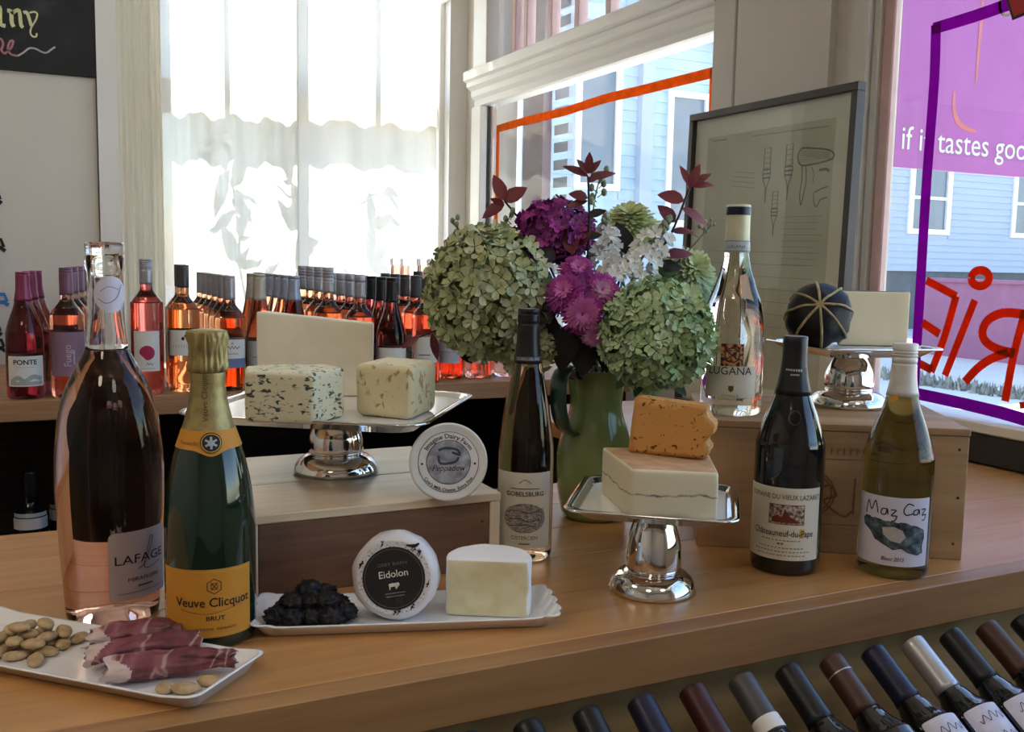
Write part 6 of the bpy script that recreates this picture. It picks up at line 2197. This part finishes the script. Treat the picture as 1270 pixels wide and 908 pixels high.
# budding sprigs
def sprig(label, base, top, seed, n=7, r=0.0038):
    t = flower_root('bud_sprig', label)
    rr = random.Random(seed)
    base, top = Vector(base), Vector(top)
    stem_to(t, top, 0.0011, via=[base])
    for k in range(n):
        s = 0.45 + 0.55 * k / (n - 1)
        p = base.lerp(top, s)
        a = k * 2.4 + seed
        q = p + (Vector((0.897, -0.44, 0)) * cos(a) + Vector((-.1, -.3, 0)) * sin(a)) * rr.uniform(0.008, 0.013) * (1.1 - 0.7 * (s - .45)) + Vector((0, 0, 0.006))
        mb = MB()
        l = t.location
        mb.tube([p - l, q - l], 0.0008, 'stem_green', 5)
        d = (q - p).normalized()
        mb.blob(q + d * r * .6 - l, (r, r, r * 1.35), 'bud', 2, 0.12, 2, k)
        mb.build('bud', t)
sprig('small budding sprig poking out at the far left of the bouquet', (0.590, 1.300, 0.395), (0.546, 1.314, 0.440), 1, 6, 0.0034)
sprig('budding sprig beside the central red branch', (0.733, 1.235, 0.43), (0.740, 1.228, 0.512), 2, 8, 0.0045)
sprig('thin budding sprig at the far right, above the feathery green flower', (0.893, 1.215, 0.41), (0.910, 1.190, 0.446), 3, 7, 0.0026)
sprig('budding sprig under the left red leaves', (0.640, 1.295, 0.41), (0.632, 1.302, 0.452), 4, 5, 0.0038)

# red-leaved branches
_leafme = {}
def leaf(parent, pos, direction, L, m, w=0.5, curve=0.18, face=None, spin=0.0):
    k = (m, round(w, 2), round(curve, 2))
    if k not in _leafme:
        mb, _ = leaf_mesh(1.0, w, curve, 0.10, m)
        _leafme[k] = share(mb, 'leaf')
    o = inst(_leafme[k], 'leaf')
    x = Vector(direction).normalized()
    z = Vector(face or (CAMD + Vector((0, 0, 0.5)))).normalized()
    z = (z - x * z.dot(x)).normalized()
    y = z.cross(x)
    mx = Matrix((x, y, z)).transposed().to_4x4()
    if spin:
        mx = mx @ Matrix.Rotation(spin, 4, 'X')
    mx = Matrix.Translation(Vector(pos) - parent.location) @ mx @ Matrix.Scale(L, 4)
    o.parent = parent
    o.matrix_local = mx
    return o
RTV = Vector((0.897, -0.44, 0))
UPV = Vector((0, 0, 1))
def dr(a, dep_=0.0):
    a = radians(a)
    return RTV * cos(a) + UPV * sin(a) + CAMD * dep_
t = flower_root('leafy_branch', 'red-leaved branch rising at the left of the bouquet', 'branch')
tp = Vector((0.626, 1.308, 0.474))
b0 = Vector((0.668, 1.285, 0.415))
stem_to(t, tp, 0.0016, 'stem_brown', via=[(0.705, 1.262, 0.33), b0])
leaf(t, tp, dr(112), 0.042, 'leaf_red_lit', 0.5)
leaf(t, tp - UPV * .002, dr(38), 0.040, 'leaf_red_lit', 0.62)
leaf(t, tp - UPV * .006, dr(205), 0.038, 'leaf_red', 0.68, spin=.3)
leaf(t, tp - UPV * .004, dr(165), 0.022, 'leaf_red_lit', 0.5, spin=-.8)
leaf(t, b0 + Vector((-.002, 0, .0)), dr(55), 0.040, 'leaf_red', 0.75, spin=.2)
leaf(t, b0 - UPV * .01, dr(-20, .3), 0.045, 'leaf_red', 0.6)
t = flower_root('leafy_branch', 'upright dark red branch in the centre of the bouquet', 'branch')
tp = Vector((0.709, 1.210, 0.507))
b0 = Vector((0.714, 1.212, 0.44))
stem_to(t, tp, 0.0017, 'stem_brown', via=[(0.72, 1.222, 0.34), b0])
for p, a, L, w, m in ((0.0, 150, 0.040, .34, 'leaf_red'), (0.004, 128, .026, .42, 'leaf_red'), (0.004, 88, .030, .45, 'leaf_red'), (0.004, 50, .026, .42, 'leaf_red'), (-.004, 22, .042, .34, 'leaf_red'),
                      (-.008, 35, .022, .45, 'leaf_red'), (-.030, 165, .028, .62, 'leaf_red'), (-.034, 190, .034, .36, 'leaf_red'), (-.055, 20, .028, .5, 'leaf_dark'), (-.075, 160, .055, .42, 'leaf_red'),
                      (-.085, 15, .022, .6, 'leaf_dark')):
    leaf(t, tp + UPV * p + Vector((0.0005, 0.0005, 0)) * (-p * 40), dr(a, R.uniform(-.1, .25)), L, m, w, curve=.3 if w < .4 else .15)
t = flower_root('leafy_branch', 'red-leaved branch leaning right towards the framed print', 'branch')
tp = Vector((0.868, 1.188, 0.500))
b0 = Vector((0.843, 1.200, 0.425))
stem_to(t, tp, 0.0017, 'stem_brown', via=[(0.80, 1.225, 0.34), b0])
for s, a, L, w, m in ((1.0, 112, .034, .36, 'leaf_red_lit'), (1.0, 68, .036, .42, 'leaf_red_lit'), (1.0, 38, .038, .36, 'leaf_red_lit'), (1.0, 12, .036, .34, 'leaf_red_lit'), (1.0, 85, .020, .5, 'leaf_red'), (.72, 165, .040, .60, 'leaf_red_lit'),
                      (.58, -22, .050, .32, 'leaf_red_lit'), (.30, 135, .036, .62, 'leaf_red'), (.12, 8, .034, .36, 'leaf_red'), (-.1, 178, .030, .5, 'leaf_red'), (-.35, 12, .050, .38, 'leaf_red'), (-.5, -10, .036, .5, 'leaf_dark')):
    leaf(t, b0.lerp(tp, s), dr(a, R.uniform(-.1, .2)), L, m, w, curve=.32 if w < .4 else .12)
t = flower_root('leafy_branch', 'thin dark twig with a drooping red leaf at the lower left of the bouquet', 'branch')
tp = Vector((0.487, 1.287, 0.278))
stem_to(t, tp, 0.0010, 'stem_brown', via=[(0.70, 1.26, 0.262), (0.60, 1.268, 0.282), (0.535, 1.280, 0.293)])
leaf(t, Vector((0.506, 1.285, 0.283)), dr(-78), 0.040, 'leaf_red', .32, curve=.3)
leaf(t, tp, dr(-150), 0.030, 'leaf_red', .42)
leaf(t, Vector((0.545, 1.278, 0.258)), dr(-40), 0.026, 'leaf_dark', .5)
# dark broad foliage filling the middle
t = flower_root('foliage_stem', 'broad dark leaves filling the middle of the bouquet above the jug', 'foliage')
stem_to(t, (0.80, 1.24, 0.42), 0.0018, 'stem_brown')
for p, a, L, w, m in (((0.795, 1.235, 0.400), 110, .050, .62, 'leaf_dark'), ((0.785, 1.232, 0.392), 150, .030, .7, 'leaf_green'), ((0.822, 1.205, 0.372), 20, .044, .6, 'leaf_green'), ((0.770, 1.190, 0.345), 15, .044, .6, 'leaf_green'),
                      ((0.668, 1.225, 0.390), 150, .040, .7, 'leaf_dark'), ((0.690, 1.215, 0.398), 100, .040, .6, 'leaf_red'), ((0.700, 1.222, 0.410), 60, .036, .6, 'leaf_red'), ((0.650, 1.225, 0.362), 170, .036, .6, 'leaf_dark'),
                      ((0.700, 1.205, 0.330), -80, .070, .6, 'leaf_dark'), ((0.725, 1.195, 0.310), -70, .070, .7, 'leaf_dark'), ((0.685, 1.210, 0.300), -100, .070, .6, 'leaf_dark'), ((0.745, 1.195, 0.300), -95, .070, .7, 'leaf_dark'),
                      ((0.710, 1.212, 0.275), -90, .050, .8, 'leaf_dark'), ((0.665, 1.218, 0.310), -110, .060, .6, 'leaf_dark'), ((0.730, 1.190, 0.322), -30, .050, .6, 'leaf_dark'), ((0.660, 1.200, 0.330), -140, .05, .6, 'leaf_dark'),
                      ((0.750, 1.120, 0.232), -110, .030, .5, 'leaf_green'), ((0.790, 1.110, 0.228), -40, .032, .5, 'leaf_green'), ((0.735, 1.130, 0.236), -130, .028, .5, 'leaf_green')):
    leaf(t, p, dr(a, R.uniform(0, .35)), L, m, w)
